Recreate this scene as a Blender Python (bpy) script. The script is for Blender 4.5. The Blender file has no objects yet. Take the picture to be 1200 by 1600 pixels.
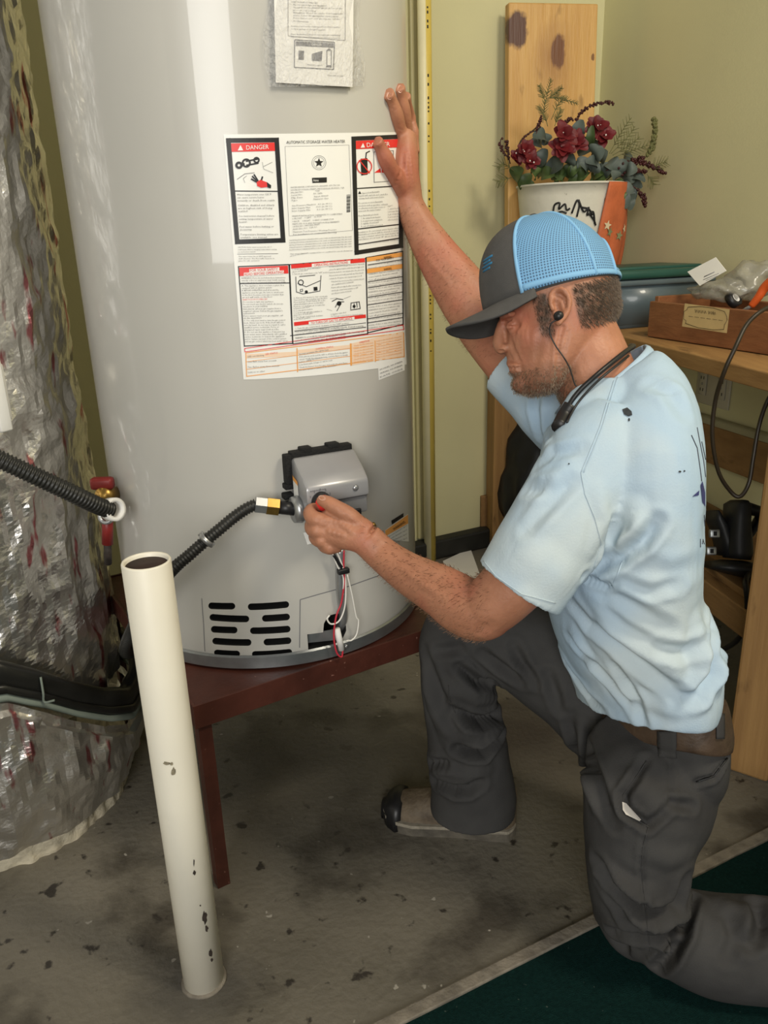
import bpy, bmesh, math, random
import numpy as np
from mathutils import Vector, Matrix, noise
from mathutils.bvhtree import BVHTree
random.seed(7)
scene = bpy.context.scene
COL = scene.collection
# ------------------------------------------------------------------ camera
F = 1240.0; HC = 1.15
dn = np.array([110.0 / F, 3550.0 / F, 1.0]); dn /= np.linalg.norm(dn)
up_ = -dn
fw_ = np.array([0, 0, 1.0]); Yw = fw_ - up_ * (fw_ @ up_); Yw /= np.linalg.norm(Yw)
MW = np.array([np.cross(Yw, up_), Yw, up_])
CAM = np.array([0, 0, HC])
cd = bpy.data.cameras.new('camera'); cam = bpy.data.objects.new('camera', cd); COL.objects.link(cam)
cd.sensor_width = 36; cd.lens = F * 36 / 1600; cd.clip_start = 0.02
R3 = MW @ np.array([[1, 0, 0], [0, -1, 0], [0, 0, -1]], float)
mw = Matrix.Identity(4)
for i in range(3):
    for j in range(3): mw[i][j] = R3[i][j]
    mw[i][3] = CAM[i]
cam.matrix_world = mw
scene.camera = cam
# ------------------------------------------------------------------ light
w = bpy.data.worlds.new('world'); scene.world = w; w.use_nodes = True
bg = w.node_tree.nodes['Background']; bg.inputs[0].default_value = (0.95, 0.92, 0.84, 1); bg.inputs[1].default_value = 0.17
def area(name, loc, target, sx, sy, power, col):
    l = bpy.data.lights.new(name, 'AREA'); l.shape = 'RECTANGLE'; l.size = sx; l.size_y = sy; l.energy = power; l.color = col
    o = bpy.data.objects.new(name, l); COL.objects.link(o); o.location = loc
    o.rotation_euler = (Vector(target) - Vector(loc)).to_track_quat('-Z', 'Y').to_euler(); return o
area('garage_door_daylight', (-0.45, -3.2, 1.98), (-0.1, 1.8, 1.1), 1.9, 2.0, 135, (1.0, 0.98, 0.93))
area('ceiling_lamp_light', (1.15, 0.35, 2.70), (0.5, 1.9, 0.9), 0.45, 0.45, 34, (1.0, 0.90, 0.72))
vs = scene.view_settings
vs.view_transform = 'Standard'; vs.look = 'None'; vs.gamma = 1.0; vs.use_curve_mapping = False; vs.exposure = 0.0

# ------------------------------------------------------------------ pixel helpers (photo frame 1200x1600)
def ray(x, y): return MW @ np.array([(x - 600) / F, (y - 800) / F, 1.0])
def PT(x, y, t): return Vector(CAM + t * ray(x, y))
def PZ(x, y, z): r = ray(x, y); return Vector(CAM + (z - HC) / r[2] * r)
def PY(x, y, d): r = ray(x, y); return Vector(CAM + d / r[1] * r)
def PPL(x, y, p, n):
    r = ray(x, y); t = (np.array(p) - CAM) @ np.array(n) / (r @ np.array(n)); return Vector(CAM + t * r)
HX, HY, HR, HZ = -0.245, 1.6, 0.31, 0.402
def cyl(x, y, off=0.0):
    R = HR + off; r = ray(x, y); a = r[0]**2 + r[1]**2; b = 2 * (-HX * r[0] - HY * r[1]); c = HX**2 + HY**2 - R * R
    D = max(b * b - 4 * a * c, 0); t = (-b - math.sqrt(D)) / 2 / a
    return Vector(CAM + t * r)
def cylaz(az, z, off=0.0):
    a = math.radians(az); return Vector((HX + (HR + off) * math.cos(a), HY + (HR + off) * math.sin(a), z))
VIEW = Vector(MW @ np.array([0, 0, 1.0])); RIGHT = Vector(MW @ np.array([1.0, 0, 0])); DOWN = Vector(MW @ np.array([0, 1.0, 0]))

# ------------------------------------------------------------------ materials
def mat(name, col, rough=0.5, metal=0.0, var=0.12, scale=12.0, bump=0.0, bscale=60.0, stretch=(1, 1, 1), coat=0.0, spec=0.5, col2=None, trans=0.0, ior=1.45, sss=0.0, detail=6.0, alpha=1.0):
    m = bpy.data.materials.new(name); m.use_nodes = True; nt = m.node_tree; N = nt.nodes; L = nt.links
    b = N['Principled BSDF']
    b.inputs['Roughness'].default_value = rough; b.inputs['Metallic'].default_value = metal
    b.inputs['Specular IOR Level'].default_value = spec; b.inputs['Coat Weight'].default_value = coat
    b.inputs['Transmission Weight'].default_value = trans; b.inputs['IOR'].default_value = ior; b.inputs['Alpha'].default_value = alpha
    if sss: b.inputs['Subsurface Weight'].default_value = sss; b.inputs['Subsurface Radius'].default_value = (0.01, 0.004, 0.002); b.inputs['Subsurface Scale'].default_value = 0.5
    tc = N.new('ShaderNodeTexCoord'); mp = N.new('ShaderNodeMapping'); mp.inputs['Scale'].default_value = stretch
    L.new(tc.outputs['Object'], mp.inputs['Vector'])
    nz = N.new('ShaderNodeTexNoise'); nz.inputs['Scale'].default_value = scale; nz.inputs['Detail'].default_value = detail
    L.new(mp.outputs[0], nz.inputs['Vector'])
    rp = N.new('ShaderNodeValToRGB'); rp.color_ramp.elements[0].position = 0.3; rp.color_ramp.elements[1].position = 0.7
    c2 = col2 if col2 else tuple(min(1, c * (1 + var)) for c in col)
    c1 = tuple(c * (1 - var) for c in col) if not col2 else col
    rp.color_ramp.elements[0].color = (*c1, 1); rp.color_ramp.elements[1].color = (*c2, 1)
    L.new(nz.outputs['Fac'], rp.inputs[0]); L.new(rp.outputs[0], b.inputs['Base Color'])
    if bump:
        n2 = N.new('ShaderNodeTexNoise'); n2.inputs['Scale'].default_value = bscale; n2.inputs['Detail'].default_value = 5
        L.new(mp.outputs[0], n2.inputs['Vector'])
        bp = N.new('ShaderNodeBump'); bp.inputs['Strength'].default_value = bump; bp.inputs['Distance'].default_value = 0.01
        L.new(n2.outputs['Fac'], bp.inputs['Height']); L.new(bp.outputs[0], b.inputs['Normal'])
    m['n'] = 1
    return m
def node(m, t, **kw):
    n = m.node_tree.nodes.new(t)
    for k, v in kw.items(): setattr(n, k, v)
    return n
def overlay(m, mask_socket, col, add_rough=None):
    """mix a second colour over the base colour where mask is 1"""
    nt = m.node_tree; b = nt.nodes['Principled BSDF']
    src = b.inputs['Base Color'].links[0].from_socket
    mx = nt.nodes.new('ShaderNodeMix'); mx.data_type = 'RGBA'
    nt.links.new(mask_socket, mx.inputs[0]); nt.links.new(src, mx.inputs[6]); mx.inputs[7].default_value = (*col, 1)
    nt.links.new(mx.outputs[2], b.inputs['Base Color'])
def noise_mask(m, scale, lo, hi, stretch=(1, 1, 1), detail=4, seed=0.0):
    nt = m.node_tree
    tc = nt.nodes.new('ShaderNodeTexCoord'); mp = nt.nodes.new('ShaderNodeMapping'); mp.inputs['Scale'].default_value = stretch; mp.inputs['Location'].default_value = (seed, seed * 1.7, seed * .3)
    nt.links.new(tc.outputs['Object'], mp.inputs[0])
    nz = nt.nodes.new('ShaderNodeTexNoise'); nz.inputs['Scale'].default_value = scale; nz.inputs['Detail'].default_value = detail
    nt.links.new(mp.outputs[0], nz.inputs['Vector'])
    mr = nt.nodes.new('ShaderNodeMapRange'); mr.inputs[1].default_value = lo; mr.inputs[2].default_value = hi
    nt.links.new(nz.outputs['Fac'], mr.inputs[0]); return mr.outputs[0]
def blob_mask(m, centre, radii, soft=0.4):
    nt = m.node_tree
    tc = nt.nodes.new('ShaderNodeTexCoord'); mp = nt.nodes.new('ShaderNodeMapping'); mp.vector_type = 'TEXTURE'
    mp.inputs['Location'].default_value = centre; mp.inputs['Scale'].default_value = radii
    nt.links.new(tc.outputs['Object'], mp.inputs[0])
    nz = nt.nodes.new('ShaderNodeTexNoise'); nz.inputs['Scale'].default_value = 2.0; nt.links.new(mp.outputs[0], nz.inputs['Vector'])
    ln = nt.nodes.new('ShaderNodeVectorMath'); ln.operation = 'LENGTH'; nt.links.new(mp.outputs[0], ln.inputs[0])
    ad = nt.nodes.new('ShaderNodeMath'); ad.operation = 'MULTIPLY_ADD'; nt.links.new(nz.outputs['Fac'], ad.inputs[0]); ad.inputs[1].default_value = 0.6
    nt.links.new(ln.outputs['Value'], ad.inputs[2])
    mr = nt.nodes.new('ShaderNodeMapRange'); mr.inputs[1].default_value = 1.3; mr.inputs[2].default_value = 1.3 - soft
    nt.links.new(ad.outputs[0], mr.inputs[0]); return mr.outputs[0]

def wood(name, c1, c2, axis, scale=9.0, rough=0.6):
    st = [14, 14, 14]; st[axis] = 0.9
    m = mat(name, c1, rough, col2=c2, scale=scale * .35, stretch=tuple(st), bump=0.15, bscale=12, detail=8)
    overlay(m, noise_mask(m, 6.0, .62, .72, stretch=tuple([1 + 2 * (i != axis) for i in range(3)]), seed=3), tuple(c * .55 for c in c1))
    return m
MT = {}
MT['tank'] = mat('tank_paint', (0.475, 0.465, 0.43), 0.32, 0.0, var=0.03, scale=3, coat=0.4, bump=0.02, bscale=6)
MT['white'] = mat('white_label_stock', (0.80, 0.80, 0.77), 0.35, var=0.02)
MT['black'] = mat('black_ink', (0.012, 0.012, 0.013), 0.45, var=0.05)
MT['grey_ink'] = mat('grey_ink', (0.16, 0.16, 0.17), 0.5, var=0.05)
MT['red'] = mat('red_ink', (0.72, 0.035, 0.03), 0.4, var=0.04)
MT['orange'] = mat('orange_ink', (0.80, 0.36, 0.09), 0.45, var=0.04)
MT['peach'] = mat('peach_ink', (0.82, 0.62, 0.46), 0.45, var=0.03)
MT['dark'] = mat('dark_interior', (0.006, 0.006, 0.006), 0.9, var=0.2)
MT['galv'] = mat('galvanised_steel', (0.33, 0.35, 0.36), 0.38, 0.85, var=0.15, scale=30)
MT['steel'] = mat('dull_steel', (0.42, 0.43, 0.44), 0.35, 0.8, var=0.1, scale=40)
MT['valve'] = mat('silver_valve_paint', (0.36, 0.36, 0.37), 0.34, 0.35, var=0.04, scale=20)
MT['blackplastic'] = mat('black_plastic', (0.012, 0.012, 0.013), 0.42, var=0.2)
MT['foam'] = mat('black_foam', (0.01, 0.01, 0.01), 0.9, var=0.3, bump=0.5, bscale=300)
MT['brass'] = mat('brass', (0.42, 0.26, 0.07), 0.36, 0.9, var=0.15, scale=60)
MT['hose'] = mat('black_corrugated_hose', (0.018, 0.018, 0.016), 0.4, var=0.3, scale=30)
MT['standred'] = mat('red_oxide_paint', (0.066, 0.019, 0.012), 0.45, var=0.18, scale=25, bump=0.08, bscale=80)
overlay(MT['standred'], noise_mask(MT['standred'], 90, .70, .74), (0.26, 0.13, 0.10))
MT['pipewhite'] = mat('cream_white_paint', (0.78, 0.74, 0.63), 0.42, var=0.03, scale=6, bump=0.05, bscale=30)
MT['chip'] = mat('bare_and_shaded_steel', (0.03, 0.022, 0.018), 0.7, var=0.4, scale=120)  # bare steel of paint chips, also shade painted on the drain outlet tip
MT['wall'] = mat('olive_wall_paint', (0.62, 0.59, 0.355), 0.62, var=0.03, scale=3, bump=0.06, bscale=160)
MT['concrete'] = mat('stained_concrete', (0.10, 0.090, 0.070), 0.55, col2=(0.18, 0.163, 0.13), scale=2.2, bump=0.25, bscale=70, detail=10)
m = MT['concrete']
overlay(m, noise_mask(m, 5, .52, .63, detail=10, seed=2.0), (0.062, 0.054, 0.042))
overlay(m, noise_mask(m, 24, .63, .68, detail=6, seed=5.0), (0.03, 0.025, 0.02))
overlay(m, noise_mask(m, 45, .735, .76, detail=2, seed=9.0), (0.30, 0.28, 0.24))
overlay(m, blob_mask(m, (-0.15, 1.55, 0), (0.42, 0.35, .2), 1.1), (0.075, 0.068, 0.054))  # shade under the stand painted into the stained concrete colour
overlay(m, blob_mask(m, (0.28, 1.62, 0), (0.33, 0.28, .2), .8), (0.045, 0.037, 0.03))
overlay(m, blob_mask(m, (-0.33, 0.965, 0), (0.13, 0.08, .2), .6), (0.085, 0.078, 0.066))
MT['carpet'] = mat('dark_green_carpet', (0.005, 0.027, 0.025), 0.95, col2=(0.009, 0.044, 0.040), scale=160, bump=1.0, bscale=700, spec=0.1)
overlay(MT['carpet'], noise_mask(MT['carpet'], 120, .735, .76, seed=1.0, detail=2), (0.10, 0.14, 0.12))
MT['seam'] = mat('worn_concrete_lip', (0.17, 0.15, 0.12), 0.8, var=0.3, scale=40, bump=0.4)
MT['yellowpipe'] = mat('yellow_coated_pipe', (0.74, 0.56, 0.12), 0.35, var=0.06, scale=8)
MT['creampipe'] = mat('cream_pipe_highlight', (0.88, 0.82, 0.55), 0.4, var=0.05)
MT['trim'] = mat('pale_olive_trim', (0.50, 0.46, 0.26), 0.45, var=0.04)
MT['baseblack'] = mat('black_rubber_base', (0.015, 0.015, 0.013), 0.6, var=0.3, scale=20)
MT['paper'] = mat('white_paper', (0.74, 0.73, 0.70), 0.6, var=0.03)

# ------------------------------------------------------------------ object helpers
ORG = {}
def empty(name, loc, label=None, cat=None, group=None):
    o = bpy.data.objects.new(name, None); COL.objects.link(o); o.location = loc; o.empty_display_size = 0.05
    ORG[o.name] = Vector(loc)
    if label: tag(o, label, cat, group)
    return o
def tag(o, label, cat=None, group=None):
    o['label'] = label
    if cat: o['category'] = cat
    if group: o['group'] = group
    return o
def link(name, me, m, parent=None, smooth=True):
    org = ORG[parent.name] if parent else None
    if org is not None: me.transform(Matrix.Translation(-org))
    o = bpy.data.objects.new(name, me); COL.objects.link(o)
    if m and not me.materials: me.materials.append(m)
    if parent: o.parent = parent; ORG[o.name] = org
    else:
        ORG[o.name] = Vector((0, 0, 0))
    if smooth:
        me.polygons.foreach_set('use_smooth', [True] * len(me.polygons))
    return o
def solo(name, me, m, label, cat, group=None, smooth=True):
    """a thing that is one mesh: origin at the base centre"""
    co = np.empty(len(me.vertices) * 3); me.vertices.foreach_get('co', co); co = co.reshape(-1, 3)
    c = Vector(((co[:, 0].min() + co[:, 0].max()) / 2, (co[:, 1].min() + co[:, 1].max()) / 2, co[:, 2].min()))
    me.transform(Matrix.Translation(-c)); o = link(name, me, m, None, smooth); o.location = c; ORG[o.name] = c
    return tag(o, label, cat, group)
def structure(o): o['kind'] = 'structure'; return o
def mesh(v, f):
    me = bpy.data.meshes.new('m'); me.from_pydata([tuple(p) for p in v], [], f); me.update(); return me
def bm_mesh(bm):
    bmesh.ops.recalc_face_normals(bm, faces=bm.faces[:])
    me = bpy.data.meshes.new('m'); bm.to_mesh(me); bm.free(); return me
def join(*mes):
    bm = bmesh.new()
    for me in mes: bm.from_mesh(me); bpy.data.meshes.remove(me)
    me = bpy.data.meshes.new('m'); bm.to_mesh(me); bm.free(); return me
def box(c, sx, sy, sz, ax=None, bev=0.0):
    """box centred at c, axes ax=(u,v,w)"""
    u, v, w_ = ax if ax else (Vector((1, 0, 0)), Vector((0, 1, 0)), Vector((0, 0, 1)))
    bm = bmesh.new(); c = Vector(c); vs_ = []
    for i in (-1, 1):
        for j in (-1, 1):
            for k in (-1, 1): vs_.append(bm.verts.new(c + u * (i * sx / 2) + v * (j * sy / 2) + w_ * (k * sz / 2)))
    for q in ((0, 1, 3, 2), (4, 6, 7, 5), (0, 4, 5, 1), (2, 3, 7, 6), (0, 2, 6, 4), (1, 5, 7, 3)): bm.faces.new([vs_[i] for i in q])
    bmesh.ops.recalc_face_normals(bm, faces=bm.faces[:])
    if bev: bmesh.ops.bevel(bm, geom=bm.edges[:], offset=bev, segments=2, affect='EDGES', profile=0.5)
    return bm_mesh(bm)
def prism(poly, n, h, bev=0.0):
    """extrude polygon (3D points) along n*h"""
    bm = bmesh.new(); n = Vector(n); a = [bm.verts.new(p) for p in poly]; b = [bm.verts.new(Vector(p) + n * h) for p in poly]
    k = len(poly); bm.faces.new(a); bm.faces.new(b[::-1])
    for i in range(k): bm.faces.new((a[i], b[i], b[(i + 1) % k], a[(i + 1) % k]))
    bmesh.ops.recalc_face_normals(bm, faces=bm.faces[:])
    if bev: bmesh.ops.bevel(bm, geom=bm.edges[:], offset=bev, segments=2, affect='EDGES', profile=0.5)
    return bm_mesh(bm)
def frames(pts):
    T = [(pts[min(i + 1, len(pts) - 1)] - pts[max(i - 1, 0)]).normalized() for i in range(len(pts))]
    n = T[0].orthogonal().normalized(); out = []
    for t in T:
        n = (n - t * n.dot(t)).normalized(); out.append((n, t.cross(n)))
    return out
def tube(pts, rad, seg=12, cap=True):
    pts = [Vector(p) for p in pts]; fr = frames(pts); v = []; f = []
    r = rad if hasattr(rad, '__len__') else [rad] * len(pts)
    for p, (a, b), q in zip(pts, fr, r):
        for k in range(seg):
            an = 2 * math.pi * k / seg; v.append(p + a * (q * math.cos(an)) + b * (q * math.sin(an)))
    for i in range(len(pts) - 1):
        for k in range(seg): f.append((i * seg + k, i * seg + (k + 1) % seg, (i + 1) * seg + (k + 1) % seg, (i + 1) * seg + k))
    if cap: f.append(tuple(range(seg))[::-1]); f.append(tuple(range((len(pts) - 1) * seg, len(pts) * seg)))
    return mesh(v, f)
def spline(pts, n=8):
    pts = [Vector(p) for p in pts]; out = []
    P = [pts[0] * 2 - pts[1]] + pts + [pts[-1] * 2 - pts[-2]]
    for i in range(1, len(P) - 2):
        for k in range(n):
            t = k / n; a, b, c, d = P[i - 1], P[i], P[i + 1], P[i + 2]
            out.append(0.5 * ((2 * b) + (c - a) * t + (2 * a - 5 * b + 4 * c - d) * t * t + (3 * b - a - 3 * c + d) * t**3))
    out.append(pts[-1]); return out
def resample(pts, step):
    pts = [Vector(p) for p in pts]; out = [pts[0]]; acc = 0.0
    for a, b in zip(pts, pts[1:]):
        L = (b - a).length; d = step - acc
        while d <= L: out.append(a.lerp(b, d / L)); d += step
        acc = L - (d - step)
    out.append(pts[-1]); return out
def corrugated(pts, r, pitch, depth):
    q = resample(spline(pts, 16), pitch / 4)
    return tube(q, [r + depth * (0.5 + 0.5 * math.cos(i * math.pi / 2)) * 1.0 for i in range(len(q))], 14)
def lathe(prof, c, seg=48, axis=None, closed=False):
    c = Vector(c); v = []; f = []
    if axis is None: a, b, z = Vector((1, 0, 0)), Vector((0, 1, 0)), Vector((0, 0, 1))
    else:
        z = Vector(axis).normalized(); a = z.orthogonal().normalized(); b = z.cross(a)
    for r, h in prof:
        for k in range(seg):
            an = 2 * math.pi * k / seg; v.append(c + a * (r * math.cos(an)) + b * (r * math.sin(an)) + z * h)
    n = len(prof)
    for i in range(n - 1 if not closed else n):
        j = (i + 1) % n
        for k in range(seg): f.append((i * seg + k, i * seg + (k + 1) % seg, j * seg + (k + 1) % seg, j * seg + k))
    if not closed:
        if prof[0][0] > 1e-6: f.append(tuple(range(seg))[::-1])
        if prof[-1][0] > 1e-6: f.append(tuple(range((n - 1) * seg, n * seg)))
    me = mesh(v, f); return me
def flat(o): o.data.polygons.foreach_set('use_smooth', [False] * len(o.data.polygons)); return o
def autosmooth(o, ang=40):
    m_ = o.modifiers.new('edges', 'EDGE_SPLIT'); m_.split_angle = math.radians(ang); return o
# ================================================================== the setting
WB = Vector((0.36, 2.88, 0)); WD = Vector((0.891, 0.454, 0)).normalized(); WN = Vector((WD.y, -WD.x, 0))     # back wall: a point, its run, its normal
CORN = WB + WD * 0.497
RD = Vector((0.276, -0.961, 0)).normalized(); RN = Vector((RD.y, -RD.x, 0))
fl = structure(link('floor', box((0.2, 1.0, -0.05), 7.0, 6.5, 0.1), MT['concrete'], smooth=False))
tag(fl, 'grey stained concrete garage floor with dark damp patches, painted shade under the stand')
a = WB - WD * 2.9
wbk = structure(link('wall_back', prism([a, CORN + WD * 0.1, CORN + WD * 0.1 - WN * 0.12, a - WN * 0.12], (0, 0, 1), 2.7), MT['wall'], smooth=False))
tag(wbk, 'olive green painted wall behind the water heater')
b_ = CORN + RD * 3.4
wrt = structure(link('wall_right', prism([CORN, b_, b_ - RN * 0.12, CORN - RN * 0.12], (0, 0, 1), 2.7), MT['wall'], smooth=False))
tag(wrt, 'olive green painted wall behind the workbench')
if RN.dot(Vector((0, 1, 0)) - CORN) < 0: RN = -RN
lw0 = WB - WD * 2.9
wl = structure(link('wall_left_bounce', box((-2.05, 0.2, 1.35), .12, 3.6, 2.7), mat('cream_wall_paint', (.62, .60, .50), .6, var=.03), smooth=False)); tag(wl, 'unseen cream side wall added to bounce light onto the foil duct')  # unseen wall, put in so the foil has something pale to reflect
q0 = WB - WD * 1.2; q1 = CORN
bb = structure(link('baseboard_back', prism([q0 + WN * 0.002, q1 + WN * 0.002, q1 + WN * 0.055 - WD * .05, q0 + WN * 0.055], (0, 0, 1), 0.075, 0.008), MT['baseblack'], smooth=False))
tag(bb, 'black base strip along the foot of the olive wall')
# vertical trim strip beside the heater and the yellow gas pipe
tp = PPL(651, 400, WB, WN)
tr = structure(link('trim_1', box((tp.x, tp.y, 1.39), 0.036, 0.03, 2.62, (WD, WN, Vector((0, 0, 1))), 0.004), MT['trim'], smooth=False))
tag(tr, 'pale olive vertical trim strip on the back wall')
gp = PPL(669, 500, WB + WN * 0.045, WN)
g = empty('gas_pipe', (gp.x, gp.y, 0), 'yellow coated gas pipe running up the olive wall', 'pipe')
link('pipe', tube([(gp.x, gp.y, 0.0), (gp.x, gp.y, 2.65)], 0.0195, 20), MT['yellowpipe'], g)
link('cream_highlight', tube([Vector((gp.x, gp.y, 0.0)) - RIGHT * 0.010 - WN * -0.006, Vector((gp.x, gp.y, 2.64)) - RIGHT * 0.010 - WN * -0.006], 0.0165, 20), MT['creampipe'], g)  # cream tube paints in the highlight down the pipe's left side
mk = bmesh.new()
for i in range(90):
    z = 0.75 + i * 0.012 + random.uniform(-.002, .002)
    if random.random() < .35 or (i // 9) % 3 == 2: continue
    d = Vector((0.35, -0.94, 0)).normalized(); c = Vector((gp.x, gp.y, z)) + d * 0.0198
    s = Vector((-d.y, d.x, 0)); h = random.uniform(.002, .0045)
    mk.faces.new([mk.verts.new(c + s * i2 * .0025 + Vector((0, 0, j * h)) ) for i2, j in ((-1, -1), (1, -1), (1, 1), (-1, 1))])
link('stencil_mark', bm_mesh(mk), MT['black'], g, False)['kind'] = 'stuff'

# carpet with a pale lip
e0 = Vector((-0.034, 0.897, 0)); ed = Vector((0.785, 0.389, 0)).normalized(); en = Vector((ed.y, -ed.x, 0))
c0 = e0 - ed * 1.2; c1 = e0 + ed * 1.12
cp = empty('carpet_mat', e0, 'dark green carpet mat on the concrete under the kneeling man', 'mat')
bm = bmesh.new(); NX, NY = 90, 50; g_ = []
for i in range(NX + 1):
    r_ = []
    for j in range(NY + 1):
        p = c0.lerp(c1, i / NX) + en * (0.02 + 1.6 * j / NY); p.z = 0.008 + 0.002 * noise.noise(p * 9) - (0.005 if j == 0 else 0)
        r_.append(bm.verts.new(p))
    g_.append(r_)
for i in range(NX):
    for j in range(NY): bm.faces.new((g_[i][j], g_[i + 1][j], g_[i + 1][j + 1], g_[i][j + 1]))
link('carpet', bm_mesh(bm), MT['carpet'], cp)
lip = [];
link('edge_lip', prism([c0, c1, c1 + en * 0.022, c0 + en * 0.022], (0, 0, 1), 0.008, 0.002), MT['seam'], cp, False)

# ================================================================== heater stand
SU = Vector((0.396, 0.244, 0)).normalized(); SV = Vector((-SU.y, SU.x, 0)); SC = Vector((-0.335, 1.168, 0)); SL, SW, ST = 0.64, 0.66, 0.40
Zv = Vector((0, 0, 1)); ctr = SC + SU * SL / 2 + SV * SW / 2
st = empty('heater_stand', ctr, 'red oxide painted steel stand carrying the tall grey water heater', 'stand')
ax = (SU, SV, Zv)
link('top_plate', box(ctr + Zv * (ST - 0.004), SL - 0.006, SW - 0.006, 0.006, ax), MT['standred'], st, False)
for k in (0, 1):
    link('beam', box(ctr + SV * ((k - .5) * (SW - .006)) + Zv * (ST - 0.021), SL, 0.006, 0.046, ax, .001), MT['standred'], st, False)
    link('beam', box(ctr + SU * ((k - .5) * (SL - .006)) + Zv * (ST - 0.021), 0.006, SW - .013, 0.046, ax, .001), MT['standred'], st, False)
for i in (0, 1):
    for j in (0, 1):
        su = SU * (1 if i == 0 else -1); sv = SV * (1 if j == 0 else -1)
        p = SC + SU * (SL * i) + SV * (SW * j); p = p + (su + sv) * 0.0065
        poly = [p, p + su * .024, p + su * .024 + sv * .005, p + su * .005 + sv * .005, p + su * .005 + sv * .024, p + sv * .024]
        link('leg', prism(poly, (0, 0, 1), ST - 0.0075), MT['standred'], st, False)

# ================================================================== water heater
wh = empty('water_heater', (HX, HY, HZ), 'tall grey gas water heater with warning labels on a red stand', 'water heater')
prof = [(0.0, HZ + 0.003), (HR - 0.004, HZ + 0.003), (HR - .001, HZ + 0.03)]
zz = np.linspace(HZ + 0.035, 1.98, 46)
prof += [(HR, float(z)) for z in zz] + [(HR - 0.006, 2.0), (HR - 0.02, 2.008), (0, 2.012)]
tank = lathe([(r, z) for r, z in prof], (HX, HY, 0), 160)
tko = link('tank', tank, MT['tank'], wh)
# slots: pixel centre pairs (left end, right end, half height px)
cut = []
ZS = lambda X, Y: (280 + X / 3.158, 900 + Y / 3.158)
slots = [((160, 147), (260, 149)), ((355, 152), (526, 141)), ((166, 204), (329, 212)), ((425, 209), (530, 202)), ((173, 263), (271, 267)),
         ((366, 270), (533, 262)), ((180, 321), (340, 328)), ((433, 326), (537, 319)), ((187, 380), (283, 385)), ((375, 387), (541, 377))]
def capsule(A, B, hp):
    out = []
    pa, pb = Vector((*A, 0)), Vector((*B, 0)); d = (pb - pa).normalized(); n = Vector((-d.y, d.x, 0))
    for k in range(9): an = math.pi / 2 - math.pi * k / 8; out.append(pb + d * (hp * math.cos(an)) + n * (hp * math.sin(an)))
    for k in range(9): an = -math.pi / 2 - math.pi * k / 8; out.append(pa + d * (hp * math.cos(an)) + n * (hp * math.sin(an)))
    return [(p.x, p.y) for p in out]
def cutter(poly2, d0=0.02, d1=0.05):
    pts = [cyl(*p) for p in poly2]
    bm = bmesh.new(); o_ = []; i_ = []
    for p in pts:
        rad = Vector((p.x - HX, p.y - HY, 0)).normalized(); o_.append(bm.verts.new(p + rad * d0)); i_.append(bm.verts.new(p - rad * d1))
    k = len(pts); bm.faces.new(o_); bm.faces.new(i_[::-1])
    for i in range(k): bm.faces.new((o_[i], i_[i], i_[(i + 1) % k], o_[(i + 1) % k]))
    bmesh.ops.recalc_face_normals(bm, faces=bm.faces[:]); return bm
cb = bmesh.new()
for A, B in slots:
    c_ = cutter(capsule(ZS(*A), ZS(*B), 5.2)); tmp = bpy.data.meshes.new('t'); c_.to_mesh(tmp); c_.free(); cb.from_mesh(tmp); bpy.data.meshes.remove(tmp)
hole = [(480, 991), (505, 988), (506, 975), (513, 962), (528, 958), (540, 965), (541, 985), (534, 1000), (531, 1007), (482, 1018)]
c_ = cutter(hole, 0.02, 0.09); tmp = bpy.data.meshes.new('t'); c_.to_mesh(tmp); c_.free(); cb.from_mesh(tmp); bpy.data.meshes.remove(tmp)
cme = bpy.data.meshes.new('cut'); cb.to_mesh(cme); cb.free(); cme.materials.append(MT['dark'])
co_ = bpy.data.objects.new('cut', cme); COL.objects.link(co_)
tko.data.materials.append(MT['dark'])
md = tko.modifiers.new('b', 'BOOLEAN'); md.object = co_; md.operation = 'DIFFERENCE'; md.solver = 'EXACT'; md.material_mode = 'TRANSFER'
co_.parent = wh; co_.matrix_parent_inverse = Matrix.Translation(-Vector((HX, HY, HZ)))
bpy.context.view_layer.update()
nm = bpy.data.meshes.new_from_object(tko.evaluated_get(bpy.context.evaluated_depsgraph_get()))
tko.modifiers.clear(); tko.data = nm; bpy.data.objects.remove(co_)
for p in nm.polygons: p.use_smooth = abs(p.normal.z) < .5
autosmooth(tko, 30)
# galvanised base ring
link('base_ring', lathe([(HR + .0005, HZ + .002), (HR + .004, HZ + .002), (HR + .004, HZ + .024), (HR + .0005, HZ + .027)], (HX, HY, 0), 128, closed=True), MT['galv'], wh)
autosmooth(bpy.data.objects['base_ring'], 40)
# ---- decals on the cylinder
def patch(poly_fn, nu, nv, off):
    v = []; f = []
    for i in range(nu + 1):
        for j in range(nv + 1): v.append(cyl(*poly_fn(i / nu, j / nv), off))
    for i in range(nu):
        for j in range(nv): a0 = i * (nv + 1) + j; f.append((a0, a0 + nv + 1, a0 + nv + 2, a0 + 1))
    return mesh(v, f)
def quad(c, nu=16, nv=6, off=0.001):
    """c: TL, TR, BR, BL in px"""
    tl, tr_, br, bl = [np.array(p, float) for p in c]
    return patch(lambda s, t: tuple((tl * (1 - s) + tr_ * s) * (1 - t) + (bl * (1 - s) + br * s) * t), nu, nv, off)
ZL = lambda X, Y: (340 + X / 3.75, 200 + Y / 3.75)
def zq(c, off, nu=14, nv=6): return quad([ZL(*p) for p in c], nu, nv, off)
TXT = []     # text requests: (string, mapping fn (s,t in text units) -> Vector, key)
def ztext(s, A, B, h, key, conv=ZL, off=0.0019, fixed=True):
    """text from A to B (baseline) in zoom pixels with cap height h"""
    TXT.append((s, A, B, h, key, conv, off, fixed))
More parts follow.
